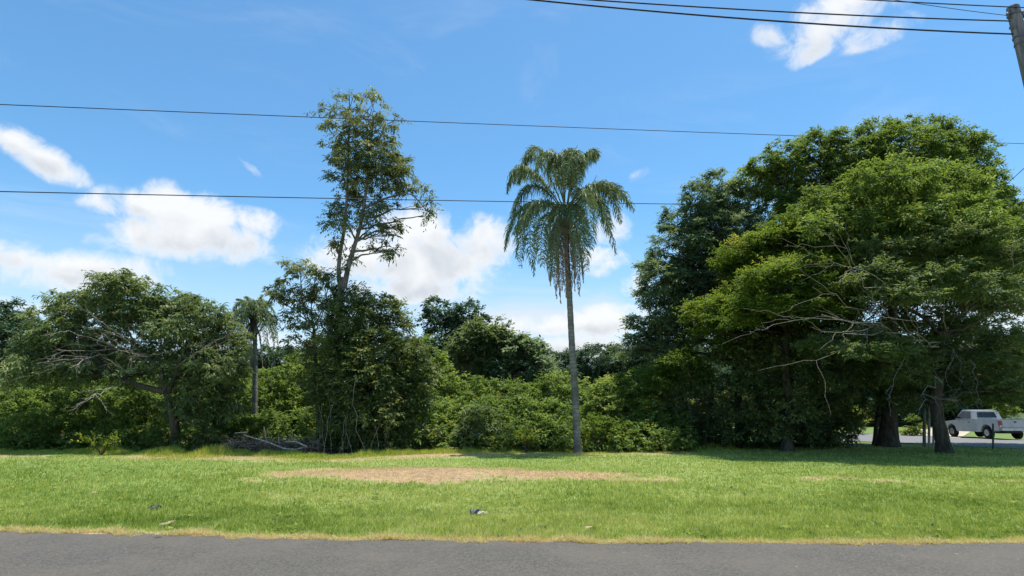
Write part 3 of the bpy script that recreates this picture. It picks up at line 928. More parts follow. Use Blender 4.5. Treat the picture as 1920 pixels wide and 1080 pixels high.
# understorey trees inside the shade
UG = 'understorey trees in the shade of the group at right'
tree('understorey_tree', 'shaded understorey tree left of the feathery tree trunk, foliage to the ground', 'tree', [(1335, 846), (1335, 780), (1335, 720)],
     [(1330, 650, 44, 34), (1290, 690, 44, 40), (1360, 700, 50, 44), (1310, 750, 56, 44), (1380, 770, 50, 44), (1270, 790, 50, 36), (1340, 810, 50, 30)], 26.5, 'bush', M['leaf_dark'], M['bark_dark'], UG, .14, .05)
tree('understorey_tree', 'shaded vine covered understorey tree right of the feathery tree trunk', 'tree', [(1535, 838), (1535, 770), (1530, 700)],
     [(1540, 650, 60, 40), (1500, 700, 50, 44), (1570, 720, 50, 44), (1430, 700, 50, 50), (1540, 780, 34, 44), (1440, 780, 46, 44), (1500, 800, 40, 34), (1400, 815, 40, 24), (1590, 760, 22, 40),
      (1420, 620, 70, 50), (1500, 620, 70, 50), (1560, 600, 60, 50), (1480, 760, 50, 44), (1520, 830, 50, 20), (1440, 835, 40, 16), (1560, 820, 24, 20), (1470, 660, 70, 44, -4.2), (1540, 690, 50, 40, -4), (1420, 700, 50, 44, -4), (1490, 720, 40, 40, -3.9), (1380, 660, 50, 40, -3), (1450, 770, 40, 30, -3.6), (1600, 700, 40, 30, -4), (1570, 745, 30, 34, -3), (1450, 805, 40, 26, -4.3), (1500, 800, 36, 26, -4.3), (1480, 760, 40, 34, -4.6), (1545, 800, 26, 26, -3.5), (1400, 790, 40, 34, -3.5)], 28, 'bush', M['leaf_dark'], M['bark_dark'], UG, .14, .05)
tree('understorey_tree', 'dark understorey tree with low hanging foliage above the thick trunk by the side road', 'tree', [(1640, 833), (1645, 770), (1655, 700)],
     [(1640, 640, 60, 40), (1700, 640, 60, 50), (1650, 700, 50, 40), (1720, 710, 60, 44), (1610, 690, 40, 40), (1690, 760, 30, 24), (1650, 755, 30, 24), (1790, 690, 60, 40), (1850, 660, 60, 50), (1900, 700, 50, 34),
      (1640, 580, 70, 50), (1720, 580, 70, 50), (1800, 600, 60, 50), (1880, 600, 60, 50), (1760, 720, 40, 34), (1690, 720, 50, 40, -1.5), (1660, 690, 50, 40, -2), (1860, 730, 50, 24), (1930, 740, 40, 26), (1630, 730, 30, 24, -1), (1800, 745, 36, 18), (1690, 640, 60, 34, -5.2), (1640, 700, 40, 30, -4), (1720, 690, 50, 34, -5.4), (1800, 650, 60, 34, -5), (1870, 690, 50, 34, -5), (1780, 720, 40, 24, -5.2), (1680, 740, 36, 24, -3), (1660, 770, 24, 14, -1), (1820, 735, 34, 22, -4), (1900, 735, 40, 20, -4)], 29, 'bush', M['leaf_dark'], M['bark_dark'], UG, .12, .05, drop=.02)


# ---------------- palms
def palm(name, label, trunk, Y, heart, fr, dead, width, r0, r1, nl=58, lf=.50, cat='palm', hang=.8):
    tp = np.array([at(p[0], p[1], Y) for p in trunk])
    tp[0][2] = -.05
    root = empty(name, (tp[0][0], tp[0][1], 0), label, cat)
    n = 60
    s = np.linspace(0, 1, len(tp))
    tt = np.linspace(0, 1, n)
    P = np.stack([np.interp(tt, s, tp[:, k]) for k in range(3)], 1)
    for _ in range(6):
        P[1:-1] = (P[:-2] + 2 * P[1:-1] + P[2:]) / 4
    rad = r0 + (r1 - r0) * tt + .006 * np.sin(np.arange(n) * 2.4)
    rad[0] *= 1.45
    rad[1] *= 1.12
    V, Fc = tube(P, rad, 14)
    mesh_np('trunk', V, Fc, 4, M['palm_trunk'], smooth=True, parent=root)
    H = at(heart[0], heart[1], Y)
    # crown shaft of old leaf bases
    seg = []
    top = P[-1]
    for k in range(26):
        a = RNG.uniform(0, 2 * np.pi)
        z0 = RNG.uniform(-.9, .25)
        b = top + np.array([math.cos(a) * r1 * .9, math.sin(a) * r1 * .9, z0])
        e = b + np.array([math.cos(a) * RNG.uniform(.18, .4), math.sin(a) * RNG.uniform(.18, .4), RNG.uniform(.25, .6)])
        seg.append(limb(b, e, .05, .018, n=5, sides=5, wig=.05)[0])
    V, Fc = join(seg)
    mesh_np('leaf_bases', V, Fc, 4, M['bark_dark'], smooth=True, parent=root)

    def frond(pk, tip, dy, mat, nm, dl, droop):
        t3 = at(tip[0], tip[1], Y + dy)
        k3 = at(pk[0], pk[1], Y + dy * .6)
        c3 = 2 * k3 - (H + t3) / 2
        n = 26
        Q = bez(H + RNG.normal(0, .05, 3), c3, t3, n)
        tv, tf = tube(Q, np.linspace(.032, .006, n), 5)
        # leaflets: two-quad strips, each hanging from the rachis
        m = nl * 2
        u = np.repeat(np.linspace(.16, .99, nl), 2) + RNG.normal(0, .006, m)
        u = np.clip(u, .05, .995)
        B = np.stack([np.interp(u, np.linspace(0, 1, n), Q[:, k]) for k in range(3)], 1)
        Tg = norm(np.stack([np.interp(u, np.linspace(0, 1, n), np.gradient(Q, axis=0)[:, k]) for k in range(3)], 1))
        sd = norm(np.cross(Tg, np.array([0.02, 0.03, 1.0])))
        sg = np.tile([1, -1], nl)[:, None]
        d1 = norm(sd * sg * RNG.uniform(.5, 1.1, (m, 1)) + Tg * .55 + RNG.normal(0, .22, (m, 3)) + np.array([0, 0, .15]))
        ln = dl * RNG.uniform(.75, 1.15, m) * (np.sin(np.clip(u * 1.05, 0, 1) * np.pi) ** .5 * .75 + .3)
        p1 = B + d1 * (ln * .38)[:, None]
        d2 = norm(d1 * .5 + np.array([0, 0, -droop]) + RNG.normal(0, .15, (m, 3)))
        p2 = p1 + d2 * (ln * .40)[:, None]
        d3 = norm(d2 * .5 + np.array([0, 0, -1.0]) + RNG.normal(0, .10, (m, 3)))
        p3 = p2 + d3 * (ln * .32)[:, None]
        wv = norm(np.cross(d1, np.array([.3, .9, .1]) + RNG.normal(0, .5, (m, 3)))) * (width * .5)
        LV = np.stack([B - wv * .5, B + wv * .5, p1 + wv, p1 - wv, p2 + wv * .8, p2 - wv * .8, p3 + wv * .15, p3 - wv * .15], 1).reshape(-1, 3)
        o = np.arange(m)[:, None] * 8
        LF = np.concatenate([o + np.array([[0, 1, 2, 3]]), o + np.array([[3, 2, 4, 5]]), o + np.array([[5, 4, 6, 7]])])
        V, Fc = join([(tv, tf), (LV, LF)])
        ti = np.concatenate([np.full(len(tv), .8), np.repeat(np.clip(RNG.normal(.5, .2, m), 0, 1), 8)])
        mesh_np(nm, V, Fc, 4, mat, tint=ti, parent=root)
    for pk, tip, dy in fr:
        frond(pk, tip, dy, M['palm_leaf'], 'frond', lf, hang)
    for pk, tip, dy in dead:
        frond(pk, tip, dy, M['palm_dead'], 'dead_frond', lf * .55, 2.2)
    return root


palm('palm_tree', 'tall solitary feather palm with smooth grey ringed trunk on the edge of the lawn',
     [(1083, 849), (1081, 790), (1078, 730), (1073, 660), (1070, 600), (1067, 540), (1063, 480), (1060, 415)], 23.4, (1060, 400),
     [((1008, 297), (978, 322), .3), ((1035, 290), (1000, 340), -1.2), ((1092, 300), (1122, 292), .4), ((1085, 310), (1118, 300), 1.2), ((985, 318), (950, 362), -.2), ((1000, 325), (965, 345), 1.6),
      ((985, 385), (946, 470), -.3), ((995, 390), (975, 500), -1.0), ((1000, 395), (1002, 515), -1.5), ((1010, 385), (962, 440), 1.4), ((1020, 420), (1018, 500), 1.8), ((1130, 345), (1188, 395), 0), ((1120, 355), (1170, 372), 1.3), ((1110, 360), (1156, 478), -.4), ((1095, 360), (1110, 470), -1.6),
      ((1115, 370), (1140, 440), 1.5), ((1075, 290), (1062, 330), -1.6), ((1085, 400), (1100, 510), 1.2), ((1062, 300), (1068, 290), .6), ((1020, 290), (985, 300), 1.0), ((1045, 400), (1035, 520), -1.0), ((1080, 400), (1086, 500), -1.6), ((1048, 300), (1030, 330), -.8), ((1078, 300), (1085, 345), -1.0), ((1000, 350), (958, 410), .8), ((1125, 350), (1165, 420), .6)],
     [((1035, 440), (1032, 535), -.5), ((1045, 445), (1052, 570), -.4), ((1058, 450), (1062, 560), -.6), ((1072, 445), (1078, 545), -.3), ((1082, 440), (1094, 530), -.2), ((1066, 450), (1070, 570), .3), ((1040, 440), (1044, 560), -.9), ((1076, 440), (1086, 555), -.8), ((1052, 450), (1054, 545), .5)],
     .033, .150, .10, nl=135, lf=.66, hang=.65)
palm('palm_tree', 'smaller background palm with drooping fronds behind the spreading tree',
     [(477, 800), (478, 740), (478, 690), (478, 640), (478, 600)], 27.5, (477, 602),
     [((458, 568), (436, 585), 0), ((495, 566), (520, 600), .2), ((470, 572), (462, 556), .5), ((484, 572), (490, 556), .2), ((462, 570), (445, 562), .6), ((492, 575), (508, 566), -.5), ((450, 588), (430, 640), .2), ((498, 585), (520, 625), -.9), ((500, 590), (522, 650), -.3), ((490, 600), (505, 680), -.6), ((455, 595), (440, 660), .4), ((450, 580), (432, 620), -.8), ((485, 570), (500, 585), -1.0), ((465, 570), (455, 610), -1.3),
      ((500, 600), (515, 655), .9), ((460, 600), (450, 680), -.5), ((480, 565), (490, 620), -1.4)],
     [((465, 625), (462, 690), -.4), ((472, 625), (470, 700), -.2), ((460, 620), (455, 670), 0), ((488, 630), (492, 690), .2)],
     .032, .13, .09, nl=84, lf=.36, hang=.4)


# ------------------------------------------------------------ thicket
def thicket(name, label, rows, style, mat, seed_tint=0.):
    L = []
    for (x0, x1, prof, Y, rad) in rows:
        x = x0
        while x < x1:
            top = np.interp(x, [p[0] for p in prof], [p[1] for p in prof])
            r = rad * RNG.uniform(.75, 1.25)
            for yy in np.arange(top + r * .8, 856, r * 1.15):
                px = x + RNG.uniform(-.4, .4) * r
                yw = Y + RNG.uniform(-.6, .6) + (yy < 790) * .8
                s = mpp(px, yy, yw)
                c = at(px, yy + RNG.uniform(-6, 6), yw)
                if c[2] < -.2:
                    continue
                L.append((c, np.array([r * s * RNG.uniform(.85, 1.3), r * s, r * s * RNG.uniform(.6, .85)])))
            x += r * 1.25
    V, Fc, t, C = crown_np(L, style, .3, seed_tint, .06, .6)
    return tag(mesh_np(name, V, Fc, 4, mat, tint=t), label, 'undergrowth', kind='stuff')


thicket('undergrowth', 'lush dark green undergrowth filling the left side below the spreading tree',
        [(-60, 300, [(-60, 730), (60, 725), (150, 745), (300, 740)], 25.6, 30), (-60, 300, [(-60, 700), (150, 705), (300, 700)], 27.5, 30)], 'bush', M['leaf_mid'], -.08)
thicket('undergrowth', 'mixed undergrowth between the spreading tree and the dense rounded tree',
        [(330, 600, [(330, 790), (420, 780), (480, 785), (520, 770), (600, 760)], 25.8, 24), (300, 640, [(300, 700), (420, 715), (520, 690), (600, 660)], 28.5, 30), (480, 640, [(480, 700), (600, 640)], 31, 26)], 'bush', M['leaf_mid'], .0)
thicket('undergrowth', 'bushy undergrowth along the lawn between the dense rounded tree and the tall palm',
        [(790, 1075, [(790, 750), (850, 740), (930, 745), (1000, 735), (1075, 760)], 25.2, 24), (790, 1080, [(790, 690), (860, 700), (930, 725), (1080, 700)], 28, 26), (760, 1080, [(760, 670), (900, 720), (1000, 715), (1080, 690)], 30.5, 26)], 'bush', M['leaf_mid'], .04)
thicket('undergrowth', 'yellow green undergrowth between the tall palm and the shady group',
        [(1085, 1300, [(1085, 770), (1150, 765), (1230, 750), (1300, 770)], 25.4, 24), (1080, 1300, [(1080, 720), (1180, 700), (1240, 670), (1300, 680)], 28, 28)], 'bush', M['leaf_mid'], .12)
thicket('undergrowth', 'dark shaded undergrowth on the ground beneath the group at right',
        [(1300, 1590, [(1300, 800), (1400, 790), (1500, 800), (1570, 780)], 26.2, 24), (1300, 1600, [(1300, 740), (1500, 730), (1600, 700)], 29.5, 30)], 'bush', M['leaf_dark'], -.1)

thicket('undergrowth', 'low leafy growth along the foot of the thicket left of the brush heap',
        [(-60, 435, [(-60, 812), (100, 822), (200, 816), (330, 822), (435, 815)], 24.3, 13)], 'bush', M['leaf_mid'], .03)
thicket('undergrowth', 'low leafy growth along the foot of the thicket right of the brush heap',
        [(600, 1290, [(600, 820), (700, 812), (850, 818), (1000, 812), (1100, 820), (1290, 815)], 24.2, 13)], 'bush', M['leaf_mid'], .0)

# far woodland closing the horizon
L = []
for X in np.arange(-75, 95, 2.1):
    for row in range(2):
        Y = (46 if X < 16 else 62) + row * 4 + RNG.uniform(-1, 1)
        top = (4.8 + 1.2 * float(vnoise(np.array([X]), np.array([0.]), 9, 2)[0]) + row * 1.0) * (1 if X < 16 else 1.35)
        for z in np.arange(.9, top, 1.5):
            L.append((np.array([X + RNG.uniform(-.6, .6), Y, z]), np.array([1.7, 1.4, 1.2])))
V, Fc, t, _ = crown_np(L, 'far', .3, -.05, .05, .7)
tag(mesh_np('far_woodland', V, Fc, 4, M['leaf_deep'], tint=t), 'low line of far woodland on the horizon', 'woodland', kind='stuff')

# ---------------- individual shrubs standing out of the thicket
SG = 'shrubs at the edge of the thicket'
for lab, lob, Y, sty, mt in [
    ('glossy round shrub at the lawn edge in the far left corner', [(30, 790, 34, 24), (70, 800, 30, 24), (40, 830, 44, 20)], 24.0, 'bush', 'leaf_mid'),
    ('low shrub beside the trunk of the spreading tree, to its right', [(385, 815, 22, 24), (410, 830, 26, 16), (365, 835, 16, 14)], 24.0, 'bush', 'leaf_dark'),
    ('bright green low shrub behind the heap of dead branches', [(440, 795, 34, 14), (470, 800, 26, 12), (420, 805, 20, 12)], 25.0, 'bush', 'leaf_bright'),
    ('dark low shrub at the foot of the dense rounded tree, on its right', [(800, 815, 24, 24), (825, 830, 22, 16), (775, 835, 22, 14)], 24.2, 'bush', 'leaf_dark'),
    ('willowy fine leaved shrub halfway between the dense tree and the palm', [(900, 790, 30, 26), (880, 815, 26, 24), (925, 815, 24, 22)], 24.4, 'fine', 'leaf_olive'),
    ('rounded bright shrub just left of the palm trunk', [(1010, 800, 28, 22), (1040, 815, 22, 20), (990, 825, 24, 16)], 24.3, 'fine', 'leaf_mid'),
    ('layered yellow green shrub just right of the palm trunk', [(1120, 800, 26, 16), (1150, 815, 30, 16), (1115, 830, 24, 12)], 24.4, 'fine', 'leaf_bright'),
    ('wide low shrub where the shadow of the group at right begins', [(1200, 815, 34, 16), (1240, 822, 30, 16), (1175, 830, 26, 12)], 24.6, 'bush', 'leaf_mid'),
    ('tall mid green shrub rising behind the palm trunk on its right', [(1150, 740, 34, 26), (1190, 720, 34, 28), (1120, 760, 28, 24)], 26.8, 'fine', 'leaf_mid'),
    ('sunlit bright shrub at the left foot of the shady group', [(1280, 680, 34, 24), (1250, 705, 30, 24), (1310, 700, 24, 24)], 25.4, 'fine', 'leaf_bright'),
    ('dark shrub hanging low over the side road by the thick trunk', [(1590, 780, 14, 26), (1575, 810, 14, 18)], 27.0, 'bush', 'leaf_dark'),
]:
    b = ground(lob[0][0], 846)
    lo_ = px_lobes([l + (0,) for l in lob], Y)
    root = empty('shrub', (float(lo_[0][0][0]), Y, 0), lab, 'shrub', SG)
    V, Fc, t, C = crown_np(lo_, sty, .3, .05, .05, .4)
    seg = []
    for q in C[RNG.choice(len(C), min(16, len(C)), replace=False)]:
        seg.append(limb((lo_[0][0][0] + RNG.normal(0, .35), Y + RNG.normal(0, .3) + .2, -.03), q, .016, .006, n=6, sides=4)[0])
    sv, sf = join(seg)
    mesh_np('stems', sv, sf, 4, M['bark_dark'], smooth=True, parent=root)
    mesh_np('foliage', V, Fc, 4, M[mt], tint=t, parent=root)


# ---------------- young sapling with arching pale leaves
def sapling(lab, px, py, spread, Y):
    b = ground(px, py)
    root = empty('sapling', tuple(b), lab, 'sapling')
    seg, P, Dr = [], [], []
    for k in range(11):
        a = RNG.uniform(-1.2, 1.2)
        e = b + np.array([math.sin(a) * spread, RNG.uniform(-.5, .5) * spread, RNG.uniform(.45, .95)])
        g, Q = limb(b, e, .012, .004, n=9, sides=4, lift=.2)
        seg.append(g)
        for i in range(3, 9):
            for s_ in (-1, 1):
                for _ in range(3):
                    P.append(Q[i] + RNG.normal(0, .02, 3))
                    d = norm(Q[min(i, 7) + 1] - Q[min(i, 7)])
                    Dr.append(norm(np.cross(d, [0, .7, .7]) * s_ + d * .6 + RNG.normal(0, .3, 3)))
    sv, sf = join(seg)
    mesh_np('stems', sv, sf, 4, M['bark_dark'], smooth=True, parent=root)
    P, Dr = np.array(P), np.array(Dr)
    n = len(P)
    V, Fc = leaf_mesh(P, Dr, norm(RNG.normal(0, .4, (n, 3)) + np.array([0, 0, 1])), RNG.uniform(.10, .18, n), RNG.uniform(.04, .06, n))
    mesh_np('foliage', V, Fc, 4, M['leaf_bright'], tint=np.repeat(np.clip(RNG.normal(.7, .15, n), 0, 1), 4), parent=root)


sapling('bright young sapling with arching fronds in front of the left undergrowth', 190, 853, .9, 23)
sapling('small pale sapling in the grass left of the palm trunk', 985, 850, .45, 23)

# ---------------- heap of dead branches
hc = ground(520, 850)
heap = empty('branch_heap', tuple(hc), 'heap of cut dead branches with a long pale forked log at the lawn edge', 'branches')
seg = []
for pts, r in [([(458, 816), (500, 828), (535, 842), (556, 843)], .035), ([(535, 828), (555, 828), (576, 838)], .035), ([(500, 828), (495, 800)], .02), ([(550, 827), (543, 814)], .02), ([(524, 838), (522, 818)], .018), ([(556, 842), (572, 839)], .04), ([(530, 855), (552, 845)], .02), ([(440, 812), (465, 810)], .02)]:
    P = np.array([at(a, b, 22.6 - i * .12) for i, (a, b) in enumerate(pts)])
    s = np.linspace(0, 1, len(P))
    tt = np.linspace(0, 1, 9)
    Q = np.stack([np.interp(tt, s, P[:, k]) for k in range(3)], 1)
    seg.append(tube(Q, np.linspace(r * .55, r, 9), 7))
V, Fc = join(seg)
mesh_np('log', V, Fc, 4, M['dead_wood'], smooth=True, parent=heap)
seg = []
for k in range(210):
    a = at(RNG.uniform(425, 600), RNG.uniform(826, 853), 23.0 + RNG.uniform(-.3, .8))
    a[2] = max(a[2], .03)
    dv = norm(RNG.normal(0, 1, 3) * np.array([1, .6, .45])) * RNG.uniform(.2, .8)
    b_ = a + dv
    b_[2] = max(b_[2], .03)
    seg.append(limb(a, b_, .010, .004, n=5, sides=4, wig=.12)[0])
V, Fc = join(seg)
mesh_np('twigs', V, Fc, 4, M['bark_pale'], smooth=True, parent=heap)
n = 9000
P = np.stack([RNG.uniform(at(425, 840, 23.6)[0], at(610, 840, 23.6)[0], n), 23.3 + RNG.normal(.2, .40, n), np.abs(RNG.normal(0, .22, n))], 1)
V, Fc = leaf_mesh(P, norm(RNG.normal(0, 1, (n, 3))), norm(RNG.normal(0, .8, (n, 3)) + np.array([0, 0, 1])), RNG.uniform(.06, .14, n), RNG.uniform(.03, .06, n))
mesh_np('dead_leaves', V, Fc, 4, M['litter'], tint=np.repeat(RNG.uniform(0, 1, n), 4), parent=heap)


# ------------------------------------------------------------ utility pole and wires
def pole():
    top = at(1899, 14, 13.0)
    bot = np.array([top[0] + .34, top[1] - .1, -.3])
    root = empty('utility_pole', (bot[0], bot[1], 0), 'weathered grey wooden utility pole leaning slightly at the top right', 'utility pole')
    n = 30
    P = bot + (top - bot) * np.linspace(0, 1, n)[:, None]
    tv, tf = tube(P, np.linspace(.19, .135, n), 20)
    mesh_np('pole_shaft', tv, tf, 4, M['pole'], smooth=True, parent=root)
    bm = bmesh.new()
    bmesh.ops.create_cone(bm, cap_ends=True, segments=20, radius1=.136, radius2=.120, depth=.03, matrix=Matrix.Translation(Vector(top) + Vector((0, 0, .008))))
    from_bm('pole_cap', bm, M['pole'], root, bevel=.003)
    ax = norm(top - bot)
    for d in (.22, .86, 1.05):
        c = top - ax * d
        bm = bmesh.new()
        bmesh.ops.create_cone(bm, cap_ends=True, segments=20, radius1=.155, radius2=.155, depth=.04, matrix=Matrix.Translation(Vector(c)))
        from_bm('metal_band', bm, M['metal'], root, bevel=.003)
    for d, off in ((.21, -.19), (.29, -.19), (.60, -.19), (.16, .19), (.26, .21)):
        c = top - ax * d + np.array([off, -.02, 0])
        bm = bmesh.new()
        for k, (rr, dz) in enumerate([(.028, -.03), (.042, 0), (.028, .03)]):
            bmesh.ops.create_uvsphere(bm, u_segments=10, v_segments=6, radius=rr, matrix=Matrix.Translation(Vector(c) + Vector((0, 0, dz))))
        from_bm('insulator', bm, M['metal'], root, smooth=True)
    c = top - ax * .80 + np.array([.24, .02, 0])
    bm = bmesh.new()
    bmesh.ops.create_cube(bm, size=1, matrix=Matrix.Translation(Vector(c)) @ Matrix.Diagonal((.13, .18, .55, 1)))
    from_bm('junction_box', bm, M['metal'], root, bevel=.012)
    return top, ax


M['pole'] = plain_mat('pole_wood', (.13, .125, .12), (.30, .28, .255), 7, .85, bump=.5, stretch=(2, 2, .25))
M['metal'] = plain_mat('galvanised', (.10, .105, .11), (.20, .205, .21), 12, .5, .5)
ptop, pax = pole()


def wire(label, p0, p1, sag, r, name='power_line', group='overhead lines'):
    p0, p1 = np.array(p0), np.array(p1)
    n = 60
    t = np.linspace(0, 1, n)[:, None]
    P = p0 + (p1 - p0) * t
    P[:, 2] -= sag * 4 * (t * (1 - t))[:, 0]
    V, Fc = tube(P, np.full(n, r), 6)
    o = mesh_np(name, V, Fc, 4, M['wire'], smooth=True)
    return tag(o, label, 'power line', group)


def ext(pa, pb, k0, k1):
    pa, pb = np.array(pa), np.array(pb)
    return pa + (pb - pa) * k0, pa + (pb - pa) * k1


def wire_px(label, a, b, k0, k1, sag, r):
    A, B = ext(at(*a), at(*b), k0, k1)
    return wire(label, A, B, sag, r)


wire_px('upper of the two thin lines crossing the whole sky past the tall tree top', (0, 193, 18.5), (1920, 268, 31), -.25, 1.2, .10, .016)
wire_px('lower of the two thin lines crossing the whole sky behind the palm crown', (0, 356, 18.5), (1283, 380, 27.0), -.3, 1.45, .10, .018)
wire_px('lowest thick cable running left from the utility pole', (1890, 63, 12.9), (985, -24, 11.0), -.012, 1.7, .30, .021)
wire_px('second thick cable from the utility pole, just above the lowest', (1888, 39, 12.9), (1065, -19, 11.2), -.008, 1.8, .21, .018)
wire_px('cable passing the very top of the utility pole', (1940, 15, 13.0), (1650, -2, 11.9), 0, 2.2, .04, .015)
wire_px('thin drop line slanting up to the left from the pole head', (1888, 29, 12.9), (1680, -4, 11.6), 0, 1.8, .06, .008)
wire_px('short continuing cable right of the utility pole', (1912, 39, 12.9), (1990, 41, 13.4), 0, 1, .0, .016)
wire_px('thin service line slanting down behind the largest tree at the right edge', (1965, 275, 14), (1880, 352, 27), 0, 1.1, .0, .012)
wire_px('lower service line slanting down behind the largest tree at the right edge', (1965, 330, 14), (1895, 398, 27), 0, 1.1, .0, .012)

# ------------------------------------------------------------ posts by the side road
M['post_wood'] = plain_mat('post_wood', (.20, .18, .15), (.40, .37, .32), 6, .9, stretch=(1, 1, .3), bump=.3)
M['post_green'] = plain_mat('post_green', (.03, .07, .055), (.05, .10, .08), 6, .6)
for px, top, w_, lab, mt in [(1733, 768, .13, 'leftmost dark post of the three standing between the two trunks by the side road', 'bark_grey'), (1742, 764, .10, 'middle weathered post of the three between the two trunks by the side road', 'post_wood'), (1750, 770, .08, 'rightmost pale post of the three between the two trunks by the side road', 'post_wood'), (1862, 796, .07, 'thin dark green post standing on the grass in front of the pickup', 'post_green')]:
    b = ground(px, 838 if px < 1800 else 843)
    t_ = at(px, top, b[1])
    root = empty('post', tuple(b), lab, 'post', 'posts by the side road')
    bm = bmesh.new()
    h = t_[2]
    shr = (t_[0] - b[0]) / h
    bmesh.ops.create_cone(bm, cap_ends=True, segments=10, radius1=w_ / 2 * 1.1, radius2=w_ / 2, depth=h, matrix=Matrix.Translation(((b[0] + t_[0]) / 2, b[1], h / 2)) @ Matrix.Rotation(math.atan(shr), 4, 'Y'))
    from_bm('shaft', bm, M[mt], root, bevel=.004)
    bm = bmesh.new()
    bmesh.ops.create_cone(bm, cap_ends=True, segments=10, radius1=w_ / 2 * 1.12, radius2=w_ / 5, depth=.05, matrix=Matrix.Translation((t_[0], b[1], h + .022)) @ Matrix.Rotation(math.atan(shr), 4, 'Y'))
    from_bm('cap', bm, M[mt], root)

# ------------------------------------------------------------ pickup
M['white_paint'] = plain_mat('white_paint', (.38, .39, .39), (.50, .51, .51), 1.5, .35, spec=.4, coat=.2)
M['glass'] = plain_mat('dark_glass', (.015, .02, .022), (.03, .035, .035), 2, .15, spec=.4)
M['tyre'] = plain_mat('tyre_rubber', (.012, .012, .012), (.025, .025, .025), 10, .85)
M['steel'] = plain_mat('steel', (.35, .36, .37), (.5, .5, .51), 8, .3, .8)
M['red_lens'] = plain_mat('red_lens', (.28, .015, .015), (.36, .03, .02), 4, .2, spec=.6)
M['lens_clear'] = plain_mat('clear_lens', (.5, .5, .48), (.6, .6, .58), 4, .2, spec=.6)
M['black_trim'] = plain_mat('black_trim', (.015, .015, .015), (.03, .03, .03), 10, .6)
M['plate'] = plain_mat('plate', (.55, .56, .55), (.62, .62, .6), 3, .5)


def prism(bm, prof, y0, y1, inset=None):
    """prof: list of (x,z); extruded between y0 and y1"""
    a = [bm.verts.new((x, y0, z)) for x, z in prof]
    b = [bm.verts.new((x, y1, z)) for x, z in prof]
    n = len(prof)
    bm.faces.new(a)
    bm.faces.new(list(reversed(b)))
    for i in range(n):
        bm.faces.new((a[i], b[i], b[(i + 1) % n], a[(i + 1) % n]))
    bmesh.ops.recalc_face_normals(bm, faces=bm.faces)


def box(bm, c, s):
    bmesh.ops.create_cube(bm, size=1, matrix=Matrix.Translation(c) @ Matrix.Diagonal((s[0], s[1], s[2], 1)))


